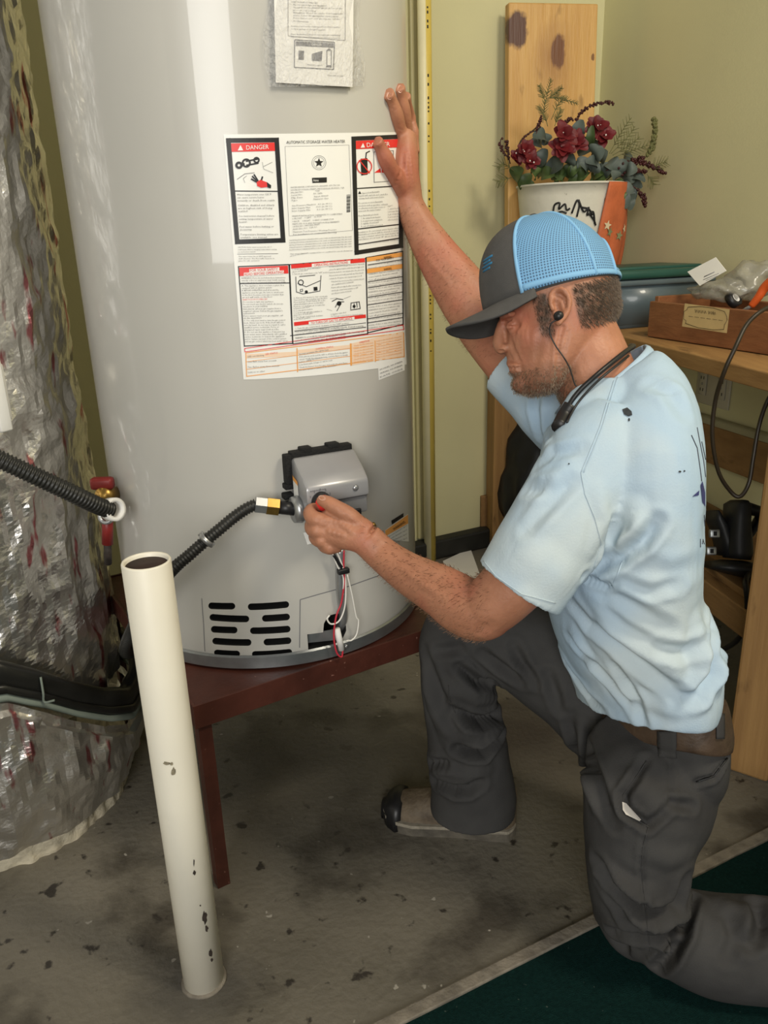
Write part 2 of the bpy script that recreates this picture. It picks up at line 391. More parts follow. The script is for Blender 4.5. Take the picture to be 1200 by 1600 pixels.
# boxed body pieces
lab = link('instruction_label', patch(lambda s, t: ZL(*( (36 + 116 * t) + (1050 - 36 + (0 if t < .0 else 0) + (58 - 116) * t) * s, (38 + (1474 - 38) * t) + ((24 - 38) * (1 - t) + (1385 - 1474) * t) * (s**1.6 if t > .3 else s) )), 40, 40, 0.0007), MT['white'], wh)
tag(lab, 'large white instruction sticker')
serial = link('serial_sticker', zq([(940, 1382), (1096, 1325), (1096, 1420), (944, 1478)], 0.0007, 10, 3), MT['white'], wh)
def frame_strip(pts, wz, off, closed=True):
    """mitred strip along closed zoom polygon"""
    mes = []
    n = len(pts)
    for i in range(n if closed else n - 1):
        a, b = np.array(pts[i], float), np.array(pts[(i + 1) % n], float); d = (b - a) / np.linalg.norm(b - a); nn = np.array([-d[1], d[0]]) * wz / 2
        a = a - d * wz / 2; b = b + d * wz / 2
        L = max(2, int(np.linalg.norm(b - a) / 40))
        mes.append(zq([a - nn, b - nn, b + nn, a + nn], off + .00006 * (i % 2), L, 1))
    return join(*mes)
BK = []; RD_ = []; OR = []; PE = []; WH = []
BK += [frame_strip([(63, 73), (346, 70), (384, 658), (115, 667)], 27, .0013)]
BK += [frame_strip([(797, 62), (1075, 50), (1075, 690), (815, 730)], 25, .0013)]
BK += [zq([(98, 366), (358, 368), (358, 374), (98, 372)], .0013), zq([(808, 352), (1075, 335), (1075, 341), (808, 358)], .0013), zq([(812, 590), (1078, 560), (1078, 566), (812, 596)], .0013), zq([(812, 682), (1078, 640), (1078, 646), (812, 688)], .0013)]
RD_ += [zq([(76, 90), (336, 85), (339, 134), (80, 140)], .0013), zq([(803, 76), (1075, 64), (1078, 112), (806, 124)], .0013)]
BK += [frame_strip([(122, 812), (418, 800), (440, 1262), (157, 1278)], 6, .0013), frame_strip([(422, 800), (868, 764), (880, 1205), (442, 1265)], 5, .0013), frame_strip([(870, 760), (1085, 722), (1088, 1150), (880, 1200)], 6, .0013)]
RD_ += [zq([(125, 818), (412, 806), (415, 852), (128, 868)], .0013), zq([(430, 800), (862, 762), (864, 786), (432, 824)], .0013), zq([(447, 1138), (868, 1092), (870, 1112), (449, 1160)], .0013)]
WH += [zq([(186, 826), (362, 816), (362, 838), (186, 848)], .0016), zq([(154, 848), (388, 834), (388, 856), (154, 870)], .0016), zq([(552, 796), (778, 776), (778, 798), (552, 818)], .0016), zq([(534, 1135), (802, 1106), (802, 1124), (534, 1154)], .0016)]
BK += [zq([(128, 908), (420, 905), (420, 910), (128, 914)], .0013)]
OR += [zq([(874, 760), (1082, 728), (1083, 752), (875, 784)], .0013), zq([(876, 826), (1084, 796), (1085, 822), (877, 852)], .0013)]
for y0 in (795, 895, 930, 985, 1030, 1110, 1135): BK.append(zq([(880, y0 + 5), (1086, y0 - 27), (1086, y0 - 23), (880, y0 + 9)], .0013, 8, 1))
PE += [zq([(785, 1262), (1088, 1190), (1092, 1335), (790, 1390)], .0011), zq([(165, 1325), (465, 1310), (465, 1335), (165, 1350)], .0011), zq([(470, 1300), (775, 1270), (775, 1290), (470, 1322)], .0011)]
RD_ += [frame_strip([(158, 1292), (1088, 1155), (1092, 1180), (160, 1312)], 4, .0013)]
OR += [frame_strip([(165, 1318), (1090, 1200), (1094, 1340), (170, 1455)], 5, .0012), zq([(462, 1290), (468, 1290), (472, 1430), (466, 1430)], .0013, 1, 8), zq([(775, 1262), (785, 1262), (788, 1392), (778, 1392)], .0013, 1, 8), zq([(920, 1245), (925, 1245), (928, 1370), (923, 1370)], .0013, 1, 8)]
for y0 in (1350, 1395): OR.append(zq([(168, y0 + 18), (1090, y0 - 100), (1090, y0 - 97), (168, y0 + 21)], .0012, 20, 1))
BK += [zq([(425, 1215), (870, 1165), (870, 1169), (425, 1219)], .0013, 14, 1), zq([(115, 738), (355, 735), (355, 737), (115, 740)], .0013, 8, 1), zq([(450, 1188), (870, 1140), (870, 1143), (450, 1191)], .0013, 10, 1)]
GR = [frame_strip([(395, 108), (770, 100), (790, 600), (420, 632)], 1.5, .0011)]
def stroke(pts, wz, off=.0014): return frame_strip(pts, wz, off, False)
# star badge, pill badge, pictograms
def disc(cx, cy, r0, r1, off, n=40, sy=1.0):
    v = []; f = []
    for k in range(n):
        an = 2 * math.pi * k / n
        for r_ in (r0, r1): v.append(cyl(*ZL(cx + r_ * math.cos(an), cy + r_ * sy * math.sin(an)), off))
    for k in range(n): f.append((2 * k, 2 * k + 1, (2 * k + 3) % (2 * n), (2 * k + 2) % (2 * n)))
    return mesh(v, f)
def zpoly(pts, off): return mesh([cyl(*ZL(*p), off) for p in pts], [tuple(range(len(pts)))])
GR += [disc(594, 203, 40, 42, .0013), disc(594, 203, 31, 32.5, .0013)]
BK += [zpoly([(594 + (28 if k % 2 == 0 else 12) * math.sin(k * math.pi / 5), 203 - (28 if k % 2 == 0 else 12) * math.cos(k * math.pi / 5)) for k in range(10)], .0014)]
BK += [zq([(553, 292), (640, 289), (640, 319), (556, 322)], .0013, 5, 2)]
for i in range(16): BK.append(zq([(756, 392 + i * 6.6), (778, 390 + i * 6.6), (778, 392.6 + i * 6.6 + (i % 3)), (756, 394.6 + i * 6.6 + (i % 3))], .0013, 1, 1))
# faucet + hand
BK += [disc(125, 218, 8, 22, .0014), disc(168, 205, 16, 27, .0014), disc(150, 212, 0, 9, .0015)]
BK += [zq([(160, 190), (235, 172), (238, 212), (166, 226)], .00145, 4, 2) if False else stroke([(170, 194), (232, 182)], 9), stroke([(172, 218), (236, 206)], 9), disc(228, 188, 9, 19, .0015)]
GR += [stroke([(262, 200), (270, 240), (325, 262)], 2), stroke([(270, 225), (320, 200)], 2), stroke([(115, 300), (160, 268), (215, 262)], 3), stroke([(160, 320), (150, 296), (170, 280)], 2)]
for d in ((205, 285), (200, 300), (215, 275), (262, 288)): BK.append(stroke([(250, 330), d], 9, .0014))
RD_ += [zpoly([(228, 318), (250, 303), (290, 318), (296, 345), (255, 350), (232, 340)], .0016)]
BK += [zpoly([(288, 316), (314, 336), (312, 354), (292, 348)], .0017)]
# no-gas-can sign
BK += [zpoly([(838, 180), (878, 176), (880, 272), (842, 278)], .0014), stroke([(868, 180), (872, 145), (890, 136)], 6)]
RD_ += [disc(860, 225, 40, 46, .0017), stroke([(832, 190), (890, 262)], 6, .0018), zpoly([(918, 262), (1000, 200), (1000, 262)], .0014)]
GR += [frame_strip([(915, 140), (1030, 132), (1030, 310), (918, 318)], 3, .0013)]
# gas control drawing
for P_ in ([(458, 872), (462, 960), (500, 972), (600, 955), (606, 865)], [(470, 910), (520, 930), (600, 895)], [(480, 870), (570, 862)]): BK.append(stroke(P_, 3.5))
BK += [disc(488, 905, 12, 17, .0014), zq([(562, 932), (584, 930), (586, 952), (564, 954)], .0014, 1, 1), frame_strip([(484, 946), (498, 944), (499, 956), (485, 958)], 3, .0014), disc(520, 960, 0, 9, .0014)]
for P_ in ([(672, 1015), (700, 1000), (735, 1005)], [(690, 1050), (705, 1020), (740, 1018)], [(700, 1070), (720, 1035)], [(780, 1060), (782, 1025), (830, 1018), (836, 1058), (780, 1066)], [(800, 1030), (802, 1055)], [(815, 1020), (818, 1050)]): BK.append(stroke(P_, 4))
BK += [disc(712, 1028, 0, 14, .0014, 12), disc(800, 1045, 0, 9, .0014, 12)]
GR += [stroke([(660, 1000), (700, 996)], 1.5), stroke([(740, 1000), (780, 985)], 1.5), stroke([(670, 1070), (640, 1062)], 1.5)]
# plate rating lines and fine print
ztext('AUTOMATIC STORAGE WATER HEATER', (404, 92), (748, 86), 17, 'K')
ztext('DANGER', (166, 127), (300, 122), 25, 'W', off=.0018); ztext('DANGER', (872, 112), (1010, 106), 25, 'W', off=.0018)
WH += [zpoly([(118, 132), (134, 100), (150, 131)], .0018), zpoly([(838, 116), (852, 88), (864, 114)], .0018)]
ztext('Atmo', (560, 314), (592, 313), 15, 'W', off=.0018)
DL = ['Water temperature over 125°F', 'can cause severe burns', 'instantly or death from scalds.', '', 'Children, disabled and elderly', 'are at highest risk of being', 'scalded.', '', 'See instruction manual before', 'setting temperature at water', 'heater.', '', 'Feel water before bathing or', 'showering.', '', 'Temperature limiting valves are', 'available, see manual.']
y = 395
for s in DL:
    if not s: y += 10; continue
    x0 = 112 + (y - 395) * .085; ztext(s, (x0, y), (x0 + len(s) * 7.2, y - 2), 10, 'G'); y += 17.6
for i, s in enumerate(['CAUTION: Hotter water increases the risk of', 'scald injury. Before changing temperature setting,', 'see instruction manual.']): ztext(s, (118, 702 + i * 14), (118 + len(s) * 4.6, 700 + i * 14), 7, 'G')
for i, s in enumerate(['This water heater has an ANSI approved', 'draft diverter. The flue baffle must be in', 'place for safe operation.']): ztext(s, (122, 756 + i * 13), (122 + len(s) * 5.0, 754 + i * 13), 7, 'G')
RL = ['WATER HEATER CORPORATION, ASHLAND CITY TN USA', '500 PRODUCTION STREET, MIDDLEVILLE, MI 49333, USA', 'Model No.              Cap.', 'Serial No.             50 GAL', 'Mfg. Date              Input 40000', 'Type                   Natural Gas', '', 'Gas Pressure Manifold   4.0 (in W.C.)', 'Inlet Supply Max       10.5 (in W.C.)', 'Inlet Supply Min        5.0 (in W.C.)', '', 'MINIMUM INSTALLATION CLEARANCES TO COMBUSTIBLE', '0 FRONT    0 LEFT    12 TOP', '0 BACK     0 RIGHT    6 VENT CONNECTOR', 'MEETS STD 90.1b AND INSULATION REQUIREMENTS', 'CATEGORY I  NATURAL DRAFT', 'ANSI Z21.10.1  CSA 4.1', 'Maximum Test Pressure / Working Pressure', 'For installation on combustible flooring']
y = 352
for s in RL:
    if not s: y += 15; continue
    x0 = 428 + (y - 352) * .05; ztext(s, (x0, y), (x0 + min(len(s) * 6.4, 330), y - 14), 8, 'G'); y += 15.4
for i in range(5):
    s = 'FOR INSTALLATION IN ACCORDANCE WITH LOCAL CODES OR THE NATIONAL FUEL GAS CODE'; ztext(s[i * 2:], (420, 662 + i * 14), (785, 640 + i * 14), 7, 'G')
for i, s in enumerate(['This water heater is equipped for or certified for use at elevations', 'of 0 to 10,100 feet.']): ztext(s, (424, 742 + i * 13), (424 + len(s) * 5.4, 720 + i * 13), 7, 'G')
FR = ['Vapors from flammable', 'liquids will explode and catch fire', 'causing death and severe burns.', '', 'Do not use or store flammable', 'products such as gasoline, solvents', 'or adhesives in the same room or', 'area near the water heater.', '', 'Keep flammable products:', '1. far away from heater,', '2. in approved containers,', '3. tightly closed and', "4. out of children's reach."]
y = 386
BK.append(zpoly([(824, 386), (832, 368), (842, 385)], .0014))
for k, s in enumerate(FR):
    if not s: y += 12; continue
    x0 = 826 + (20 if k == 0 else 0) + (14 if s[0].isdigit() else 0); ztext(s, (x0, y), (x0 + len(s) * 4.9, y - 10), 9, 'G'); y += 15.5
for i, s in enumerate(['Vapors:', '1. cannot be seen,', '2. are heavier than air,', '3. go a long way', '4. can be carried from', 'other rooms by air.']): ztext(s, (998, 462 + i * 16), (998 + min(len(s) * 4.2, 72), 455 + i * 16), 8, 'G')
for i, s in enumerate(['Installation: Do not install water heater where', 'flammable products will be stored or used in', 'an open container unless the main burner and', 'pilot flames are at least 18" above the floor.', 'Water heater must be vented outdoors.']):
    ztext(s, (824, 616 + i * 14 + (12 if i == 4 else 0)), (1068, 588 + i * 14 + (12 if i == 4 else 0)), 8, 'G')
ztext('FOR YOUR SAFETY', (190, 842), (354, 834), 16, 'R', off=.0021); ztext('READ BEFORE OPERATING', (158, 866), (386, 852), 16, 'R', off=.0021)
ztext('OPERATING INSTRUCTIONS', (566, 812), (764, 794), 15, 'R', off=.0021); ztext('TO TURN OFF GAS TO APPLIANCE', (548, 1150), (790, 1122), 14, 'R', off=.0021)
ztext('CONTROL DIAGNOSTIC CODES', (532, 1262), (750, 1232), 14, 'R'); ztext('LED STATUS', (280, 1330), (352, 1322), 10, 'R'); ztext('CONTROL STATUS', (574, 1300), (678, 1286), 10, 'R'); ztext('OPERATION', (830, 1262), (890, 1250), 9, 'R')
ztext('WARNING', (975, 768), (1020, 760), 14, 'K', off=.0018); ztext('FOR YOUR SAFETY', (930, 782), (1034, 766), 12, 'K', off=.0018); ztext('WARNING', (975, 836), (1020, 828), 13, 'K', off=.0018)
WL = ['WARNING: If you do not follow these instructions', 'exactly, a fire or explosion may result causing', 'property damage, personal injury or loss of life.', '', 'A. This appliance does not have a pilot. It is', 'equipped with an ignition system.', 'B. BEFORE OPERATING smell all around the', 'appliance area for gas. Be sure to smell next', 'to the floor because some gas is heavier than', 'air and will settle on the floor.', '*WHAT TO DO IF YOU SMELL GAS', 'Do not try to light any appliance.', 'Do not touch any electric switch; do not use', 'any phone in your building.', 'Immediately call your gas supplier from a', "neighbor's phone. Follow the gas supplier's", 'instructions.', 'If you cannot reach your gas supplier, call', 'the fire department.', 'C. Use only your hand to turn the gas control', 'knob. Never use tools. If the knob will not', 'turn by hand, do not try to repair it, call a', 'qualified service technician. Force or', 'attempted repair may result in a fire.', 'D. Do not use this appliance if any part has', 'been under water. Immediately call a qualified', 'service technician to inspect the appliance', 'and to replace any part of the control system', 'and any gas control which has been under water.']
y = 884
for s in WL:
    if not s: y += 4; continue
    x0 = 138 + (y - 884) * .058; k = 'G'
    if s[0] == '*': s = s[1:]; k = 'R'
    ztext(s, (x0, y), (x0 + min(len(s) * 5.4, 262), y - 4), 8.5, k); y += 13.6
OL = ['1. STOP! Read the safety information', 'above on this label.', '2. Turn the gas control knob to the "OFF" position.']
for i, s in enumerate(OL): ztext(s, (438, 834 + i * 13), (438 + min(len(s) * 4.6, 215), 822 + i * 13), 8, 'G')
O2 = ['3. Wait ten (10) minutes to clear out any gas.', 'Then smell for gas, including near the floor.', 'If you smell gas, STOP! Follow "B" in the', 'safety information above on this label.', 'If you do not smell gas, go to next step.', '4. Remove outer door.', '5. Locate igniter button.', '6. Look through sight glass window on', 'inner door to view pilot.', '7. Turn the gas control knob clockwise', 'to the PILOT position.']
for i, s in enumerate(O2): ztext(s, (446, 1000 + i * 12.6), (446 + min(len(s) * 4.5, 200), 988 + i * 12.6), 8, 'G')
O3 = ['8. Depress and hold in the gas control knob. Repeatedly', 'press the igniter button until the pilot light is lit.', 'Hold the knob for one minute after the pilot is lit.', 'Release knob and it will pop back up. Pilot should', 'remain lit. If it goes out, repeat steps 2 to 8.', 'If the knob does not pop up when released, stop and', 'call a qualified service technician.', 'If pilot will not stay lit after several tries,', 'turn the gas control knob clockwise to OFF', 'and call your service technician.']
for i, s in enumerate(O3): ztext(s, (655 + (12 if i > 4 else 0), 816 + i * 17.6), (655 + min(len(s) * 4.0, 205), 799 + i * 17.6), 8.5, 'G')
for i, s in enumerate(['9. Replace outer door.', '10. Turn gas control knob to desired setting.']): ztext(s, (664, 1096 + i * 12), (664 + min(len(s) * 4.2, 200), 1082 + i * 12), 8, 'G')
for i, s in enumerate(['1. Turn the gas control knob clockwise to the "OFF" position.', 'Read and follow water heater WARNINGS and INSTRUCTIONS. If manual is missing,', 'contact the retailer or manufacturer for a replacement.', 'WARNING: Do not modify this control or piping in any manner. Damage to the control may result', 'and will void the warranty. Refer to installation manual.']):
    ztext(s, (455, 1180 + i * 16.5 + (6 if i > 2 else 0)), (455 + min(len(s) * 5.2, 405), 1138 + i * 16.5 + 8), 9, 'K' if i in (1, 3) else 'G')
for i in range(22):
    y0 = 802 + i * 17.6
    if 822 < y0 < 850: continue
    s = ['Do not store or use gasoline or other', 'flammable vapors and liquids in the', 'vicinity of this or any other appliance.', 'WARNING: Improper installation may', 'create hazards. Read the manual.', 'Turn off gas before servicing unit.'][i % 6]
    ztext(s, (884, y0 + 6), (884 + min(len(s) * 5.4, 196), y0 - 22), 8, 'G')
for i, s in enumerate(['LED not blinking', 'One flash every four seconds', 'Two flashes every three seconds', 'Solid on or other']): ztext(s, (176, 1344 + i * 31), (176 + len(s) * 6, 1335 + i * 31), 9, 'G')
for i, s in enumerate(['Normal operation. No call for heat.', 'If the pilot is not lit and the LED is off then check the ignitor', 'circuit. Verify the pilot is burning, and the flame is steady', 'before calling for service.', 'Low thermopile voltage or call for heat', 'Check the burner door for gaps and verify the pilot flame,', 'the wire harness is seated in its connector.']): ztext(s, (478, 1330 + i * 15.5), (478 + min(len(s) * 5, 285), 1302 + i * 15.5), 8.5, 'G')
for i in range(7):
    ztext('Check the flue and vent', (798, 1280 + i * 16), (912, 1260 + i * 16), 8, 'O'); ztext('Refer to the troubleshooting guide', (932, 1252 + i * 16), (1080, 1222 + i * 16), 8, 'O')
for i, s in enumerate(['MODEL NUMBER', 'SERIAL NUMBER', 'DATE CODE']): ztext(s, (952, 1420 + i * 22), (1086, 1370 + i * 22), 8, 'G')
# orange caution sticker low on the right of the tank (pixel frame of zoom 5)
Z5 = lambda X, Y: (400 + X / 4, 660 + Y / 4)
cs = link('caution_sticker', quad([Z5(806, 674), Z5(950, 572), Z5(955, 745), Z5(808, 730)], 8, 6, .0007), MT['white'], wh)
OR.append(quad([Z5(808, 676), Z5(950, 576), Z5(951, 632), Z5(809, 712)], 8, 3, .0013))
ztext('WARNING', (862, 676), (935, 628), 16, 'K', Z5, .0019)
for i in range(4): ztext('Combustible flammable vapors', (818, 726 + i * 17), (946, 646 + i * 26), 8, 'G', Z5)
BK.append(quad([Z5(846, 614), Z5(922, 566), Z5(922, 590), Z5(850, 638)], 4, 2, .001))
# panel seams on the tank skirt
for P_ in ([(0, 0)],): pass
def pxstroke(pts, wpx, off): 
    mes = []
    for a, b in zip(pts, pts[1:]):
        a, b = np.array(a, float), np.array(b, float); d = (b - a) / np.linalg.norm(b - a); nn = np.array([-d[1], d[0]]) * wpx / 2
        mes.append(quad([a - nn, b - nn, b + nn, a + nn], max(2, int(np.linalg.norm(b - a) / 12)), 1, off))
    return join(*mes)
seam = (pxstroke([(468, 1012), (469, 937), (500, 928), (545, 916), (590, 900), (632, 880)], 1.3, .0006), pxstroke([(315, 935), (318, 975), (320, 1018)], 1.0, .0006))
for sm_ in seam: link('panel_seam', sm_, MT['grey_ink'], wh, False)

# ================================================================== manual in a clear pouch, taped on the tank
mp_ = empty('manual_pouch', cyl(490, 130), 'clear plastic pouch holding a white printed manual, stuck high on the tank', 'pouch')
ORG[mp_.name] = cyl(490, 130)
sheet = [(427, -60), (553, -60), (551, 136), (431, 129)]
link('manual', join(quad(sheet, 14, 14, .010), quad(sheet, 14, 14, .0055)), MT['paper'], mp_)
bagm = bpy.data.materials.new('clear_film'); bagm.use_nodes = True
nt = bagm.node_tree; pb = nt.nodes['Principled BSDF']; pb.inputs['Base Color'].default_value = (.95, .95, .95, 1); pb.inputs['Roughness'].default_value = .12; pb.inputs['Alpha'].default_value = .20; pb.inputs['Specular IOR Level'].default_value = 1.0
nzb = nt.nodes.new('ShaderNodeTexNoise'); nzb.inputs['Scale'].default_value = 14; nzb.inputs['Distortion'].default_value = 1.5
bpn = nt.nodes.new('ShaderNodeBump'); bpn.inputs['Strength'].default_value = .8; bpn.inputs['Distance'].default_value = .03
nt.links.new(nzb.outputs['Fac'], bpn.inputs['Height']); nt.links.new(bpn.outputs[0], pb.inputs['Normal'])
MT['film'] = bagm
def bagsurf(s, t):
    x0 = 416 + 6 * math.sin(t * 7); x1 = 560 + 8 * t + 4 * math.sin(t * 9); return (x0 + (x1 - x0) * s, -60 + (196 - 2 * s) * t)
v = []; f = []
for i in range(41):
    for j in range(41):
        s, t = i / 40, j / 40; p = cyl(*bagsurf(s, t), .0025 + .011 * min(1, 6 * s, 6 * (1 - s)) + .004 * noise.noise(Vector((s * 5, t * 6, 1))) * min(1, 8 * (1 - t)) * min(1, 5 * s, 5 * (1 - s)) + .002)
        v.append(p)
for i in range(40):
    for j in range(40): a0 = i * 41 + j; f.append((a0, a0 + 41, a0 + 42, a0 + 1))
link('plastic_pouch', mesh(v, f), MT['film'], mp_)
ZM = lambda X, Y: (400 + X / 4.286, Y / 4.286)
MB_ = []
def mq(c, nu=8, nv=4, off=.0108): return quad([ZM(*p) for p in c], nu, nv, off)
def mframe(pts, wz):
    mes = []
    n = len(pts)
    for i in range(n):
        a, b = np.array(pts[i], float), np.array(pts[(i + 1) % n], float); d = (b - a) / np.linalg.norm(b - a); nn = np.array([-d[1], d[0]]) * wz / 2
        mes.append(mq([a - nn, b - nn, b + nn, a + nn], 8, 1, .0108 + .00005 * (i % 2)))
    return join(*mes)
MB_ += [mframe([(260, 266), (526, 282), (520, 464), (257, 450)], 5), mq([(268, 276), (520, 290), (518, 318), (268, 304)]), mframe([(215, -100), (600, -100), (598, 270), (215, 240)], 2.5)]
MB_ += [mq([(286, 338), (322, 340), (320, 400), (286, 398)], 3, 3), mq([(375, 360), (445, 340), (440, 408), (375, 405)], 3, 3), mframe([(475, 335), (505, 337), (505, 440), (475, 438)], 4), mq([(480, 325), (500, 326), (500, 338), (480, 337)], 1, 1, .011), mq([(470, 440), (505, 442), (505, 450), (470, 448)], 1, 1, .011)]
link('printed_box', join(*MB_), MT['grey_ink'], mp_, False)
for i, s in enumerate(['WHAT TO DO IF YOU SMELL GAS', 'Do not try to light any appliance.', 'Do not touch any electrical switch; do not use any', 'phone in your building.', "Immediately call your gas supplier from a neighbor's", "phone. Follow the gas supplier's instructions.", 'If you cannot reach your gas supplier, call the', 'fire department.', '', 'Installation and service must be performed by a qualified', 'service agency or the gas supplier.', '', 'Read these instructions completely before installing', 'this heater. Keep this manual for future reference.']):
    if s: ztext(s, (235 + (15 if 0 < i < 8 else 0), 16 + i * 18), (235 + (15 if 0 < i < 8 else 0) + min(len(s) * 6.6, 330), 24 + i * 18), 9, 'M', ZM, .0108)
ztext('DANGER', (372, 306), (440, 308), 17, 'MW', ZM, .0112); ztext('Flammable vapors', (345, 436), (445, 440), 8, 'M', ZM, .0108); ztext('PRINTED IN USA', (480, 508), (585, 514), 8, 'M', ZM, .0108)

# ---- make the lettering
def build_texts():
    obs = []
    for s, A, B, h, key, conv, off, fx in TXT:
        c = bpy.data.curves.new('t', 'FONT'); c.body = s; c.resolution_u = 1 if h < 12 else 3; c.size = 1
        o = bpy.data.objects.new('t', c); COL.objects.link(o); obs.append(o)
    bpy.context.view_layer.update(); dg = bpy.context.evaluated_depsgraph_get(); out = {}
    for o, (s, A, B, h, key, conv, off, fx) in zip(obs, TXT):
        me = bpy.data.meshes.new_from_object(o.evaluated_get(dg))
        n = len(me.vertices)
        if n:
            co = np.empty(n * 3); me.vertices.foreach_get('co', co); co = co.reshape(-1, 3)
            W_ = co[:, 0].max(); A_ = np.array(A, float); D_ = np.array(B, float) - A_
            nn = np.array([D_[1], -D_[0]]) / np.linalg.norm(D_)
            new = []
            for x, y_, _ in co:
                p = A_ + D_ * (x / W_) + nn * (y_ / 0.69 * h); new.append(cyl(*conv(*p), off))
            fs = [tuple(p.vertices) for p in me.polygons]
            out.setdefault(key, []).append((new, fs))
        bpy.data.meshes.remove(me); cu = o.data; bpy.data.objects.remove(o); bpy.data.curves.remove(cu)
    return out
txt = build_texts()
def merge(lst):
    v = []; f = []
    for a, b in lst: k = len(v); v += a; f += [tuple(i + k for i in q) for q in b]
    return mesh(v, f)
BK.append(merge(txt['K'])); RD_.append(merge(txt['R'])); WH.append(merge(txt['W'])); GR.append(merge(txt['G'])); OR.append(merge(txt['O']))
for nm_, l_, m_ in (('black_print', BK, 'black'), ('red_print', RD_, 'red'), ('orange_print', OR, 'orange'), ('peach_print', PE, 'peach'), ('white_print', WH, 'white'), ('small_print', GR, 'grey_ink')):
    link(nm_, join(*l_), MT[m_], lab, False)['kind'] = 'stuff'
link('manual_text', merge(txt['M']), MT['grey_ink'], mp_, False)['kind'] = 'stuff'; link('white_text', merge(txt['MW']), MT['white'], mp_, False)

# ================================================================== gas control valve (local frame on the tank)
va = -63.6; vz = 0.748; vc = cylaz(va, vz); vn = Vector((math.cos(math.radians(va)), math.sin(math.radians(va)), 0)); vt = Vector((-vn.y, vn.x, 0))
def VV(x, n, z): return vc + vt * x + vn * n + Zv * z
def vprism(prof, x0, x1, bev=.003):
    return prism([VV(x0, n, z) for n, z in prof], vt, x1 - x0, bev)
gv = link('gas_valve', vprism([(0.004, -.046), (0.004, .050), (.022, .056), (.060, .030), (.076, .016), (.077, -.012), (.070, -.014), (.068, -.046)], -.058, .056, .005), MT['valve'], wh)
autosmooth(gv, 35)
link('foam_seal', join(*[box(VV(x, .008, z), a_, .018, b2, (vt, vn, Zv), .002) for x, z, a_, b2 in ((-.002, .058, .112, .012), (-.063, .035, .012, .05), (-.064, .005, .016, .010), (-.066, -.012, .018, .010), (-.064, -.028, .014, .010), (-.03, .064, .02, .01), (.02, .064, .022, .01))]), MT['foam'], gv)
link('valve_hub', lathe([(0, 0), (.024, 0), (.022, .012), (0, .013)], VV(-.058, .040, -.028), 24, -vt), MT['steel'], gv)
link('knob', lathe([(0, 0), (.0165, 0), (.0165, .004), (.0135, .012), (.0125, .020), (0, .021)], VV(-.034, .076, -.008), 32, vn), MT['black'], gv)
link('knob_face', lathe([(.0, .0212), (.0125, .0212), (.0138, .010), (.015, .006)], VV(-.034, .076, -.008), 32, vn), MT['red'], gv)
link('screw', lathe([(0, .002), (.004, .002), (.0055, 0)], VV(.030, .0772, .004), 20, vn), MT['steel'], gv)
link('side_label', mesh([VV(-.0592, n, z) for n, z in ((.020, .02), (.042, .015), (.042, -.018), (.020, -.018))], [(0, 1, 2, 3)]), MT['white'], gv, False)
link('side_label_band', mesh([VV(-.0594, n, z) for n, z in ((.020, .026), (.042, .020), (.042, .013), (.020, .018))], [(0, 1, 2, 3)]), MT['orange'], gv, False)
link('plug_socket', box(VV(.030, .072, -.040), .02, .006, .010, (vt, vn, Zv), .001), MT['blackplastic'], gv)
MARK = []
for i in range(8): MARK.append(box(VV(-.05 + i * .0035, .0772, .0115), .002, .0004, .002, (vt, vn, Zv)))
for an in (30, 60, 90, 120, 150): MARK.append(box(VV(-.034 + .020 * math.cos(math.radians(an)), .0772, -.008 + .020 * math.sin(math.radians(an))), .0012, .0004, .004, (vt, vn, Zv)))
link('dial_marks', join(*MARK), MT['grey_ink'], gv, False)
# gas supply: nipple, nuts and corrugated hose
h0 = VV(-.062, .040, -.028); hd = (PT(406, 789, 1.315) - h0).normalized()
gh = empty('gas_supply_hose', h0, 'black corrugated gas hose with brass nut feeding the silver valve', 'hose')
Lp = (PT(406, 789, 1.315) - h0).length
pt = lambda s: h0 + hd * (Lp * s)
link('union_ring', tube([pt(-.12), pt(.06)], .0175, 20), MT['steel'], gh)
link('black_nipple', tube([pt(.06), pt(.52)], .0115, 18), MT['blackplastic'], gh)
link('brass_nut', tube([pt(.50), pt(.82)], .0155, 6), MT['brass'], gh, False)
link('steel_nut', tube([pt(.82), pt(1.12)], .0145, 6), MT['steel'], gh, False)
hp = [pt(1.1), PT(385, 795, 1.31), PT(366, 808, 1.305), PT(343, 827, 1.30), PT(320, 846, 1.30), PT(295, 868, 1.30), PT(268, 892, 1.31), PT(235, 935, 1.36), PT(205, 985, 1.45), PT(196, 1020, 1.54), Vector((-.55, 1.60, .28)), Vector((-.52, 1.78, .20)), Vector((-.50, 2.0, .15)), Vector((-.50, 2.30, .12))]
link('hose', corrugated(hp, .0085, .0055, .0022), MT['hose'], gh)
rd = (PT(325, 841, 1.30) - PT(320, 846, 1.30)).normalized()
link('clamp_ring', lathe([(.0105, -.004), (.0155, -.004), (.0155, .004), (.0105, .004)], PT(323, 843, 1.30), 28, rd, True), MT['steel'], gh)
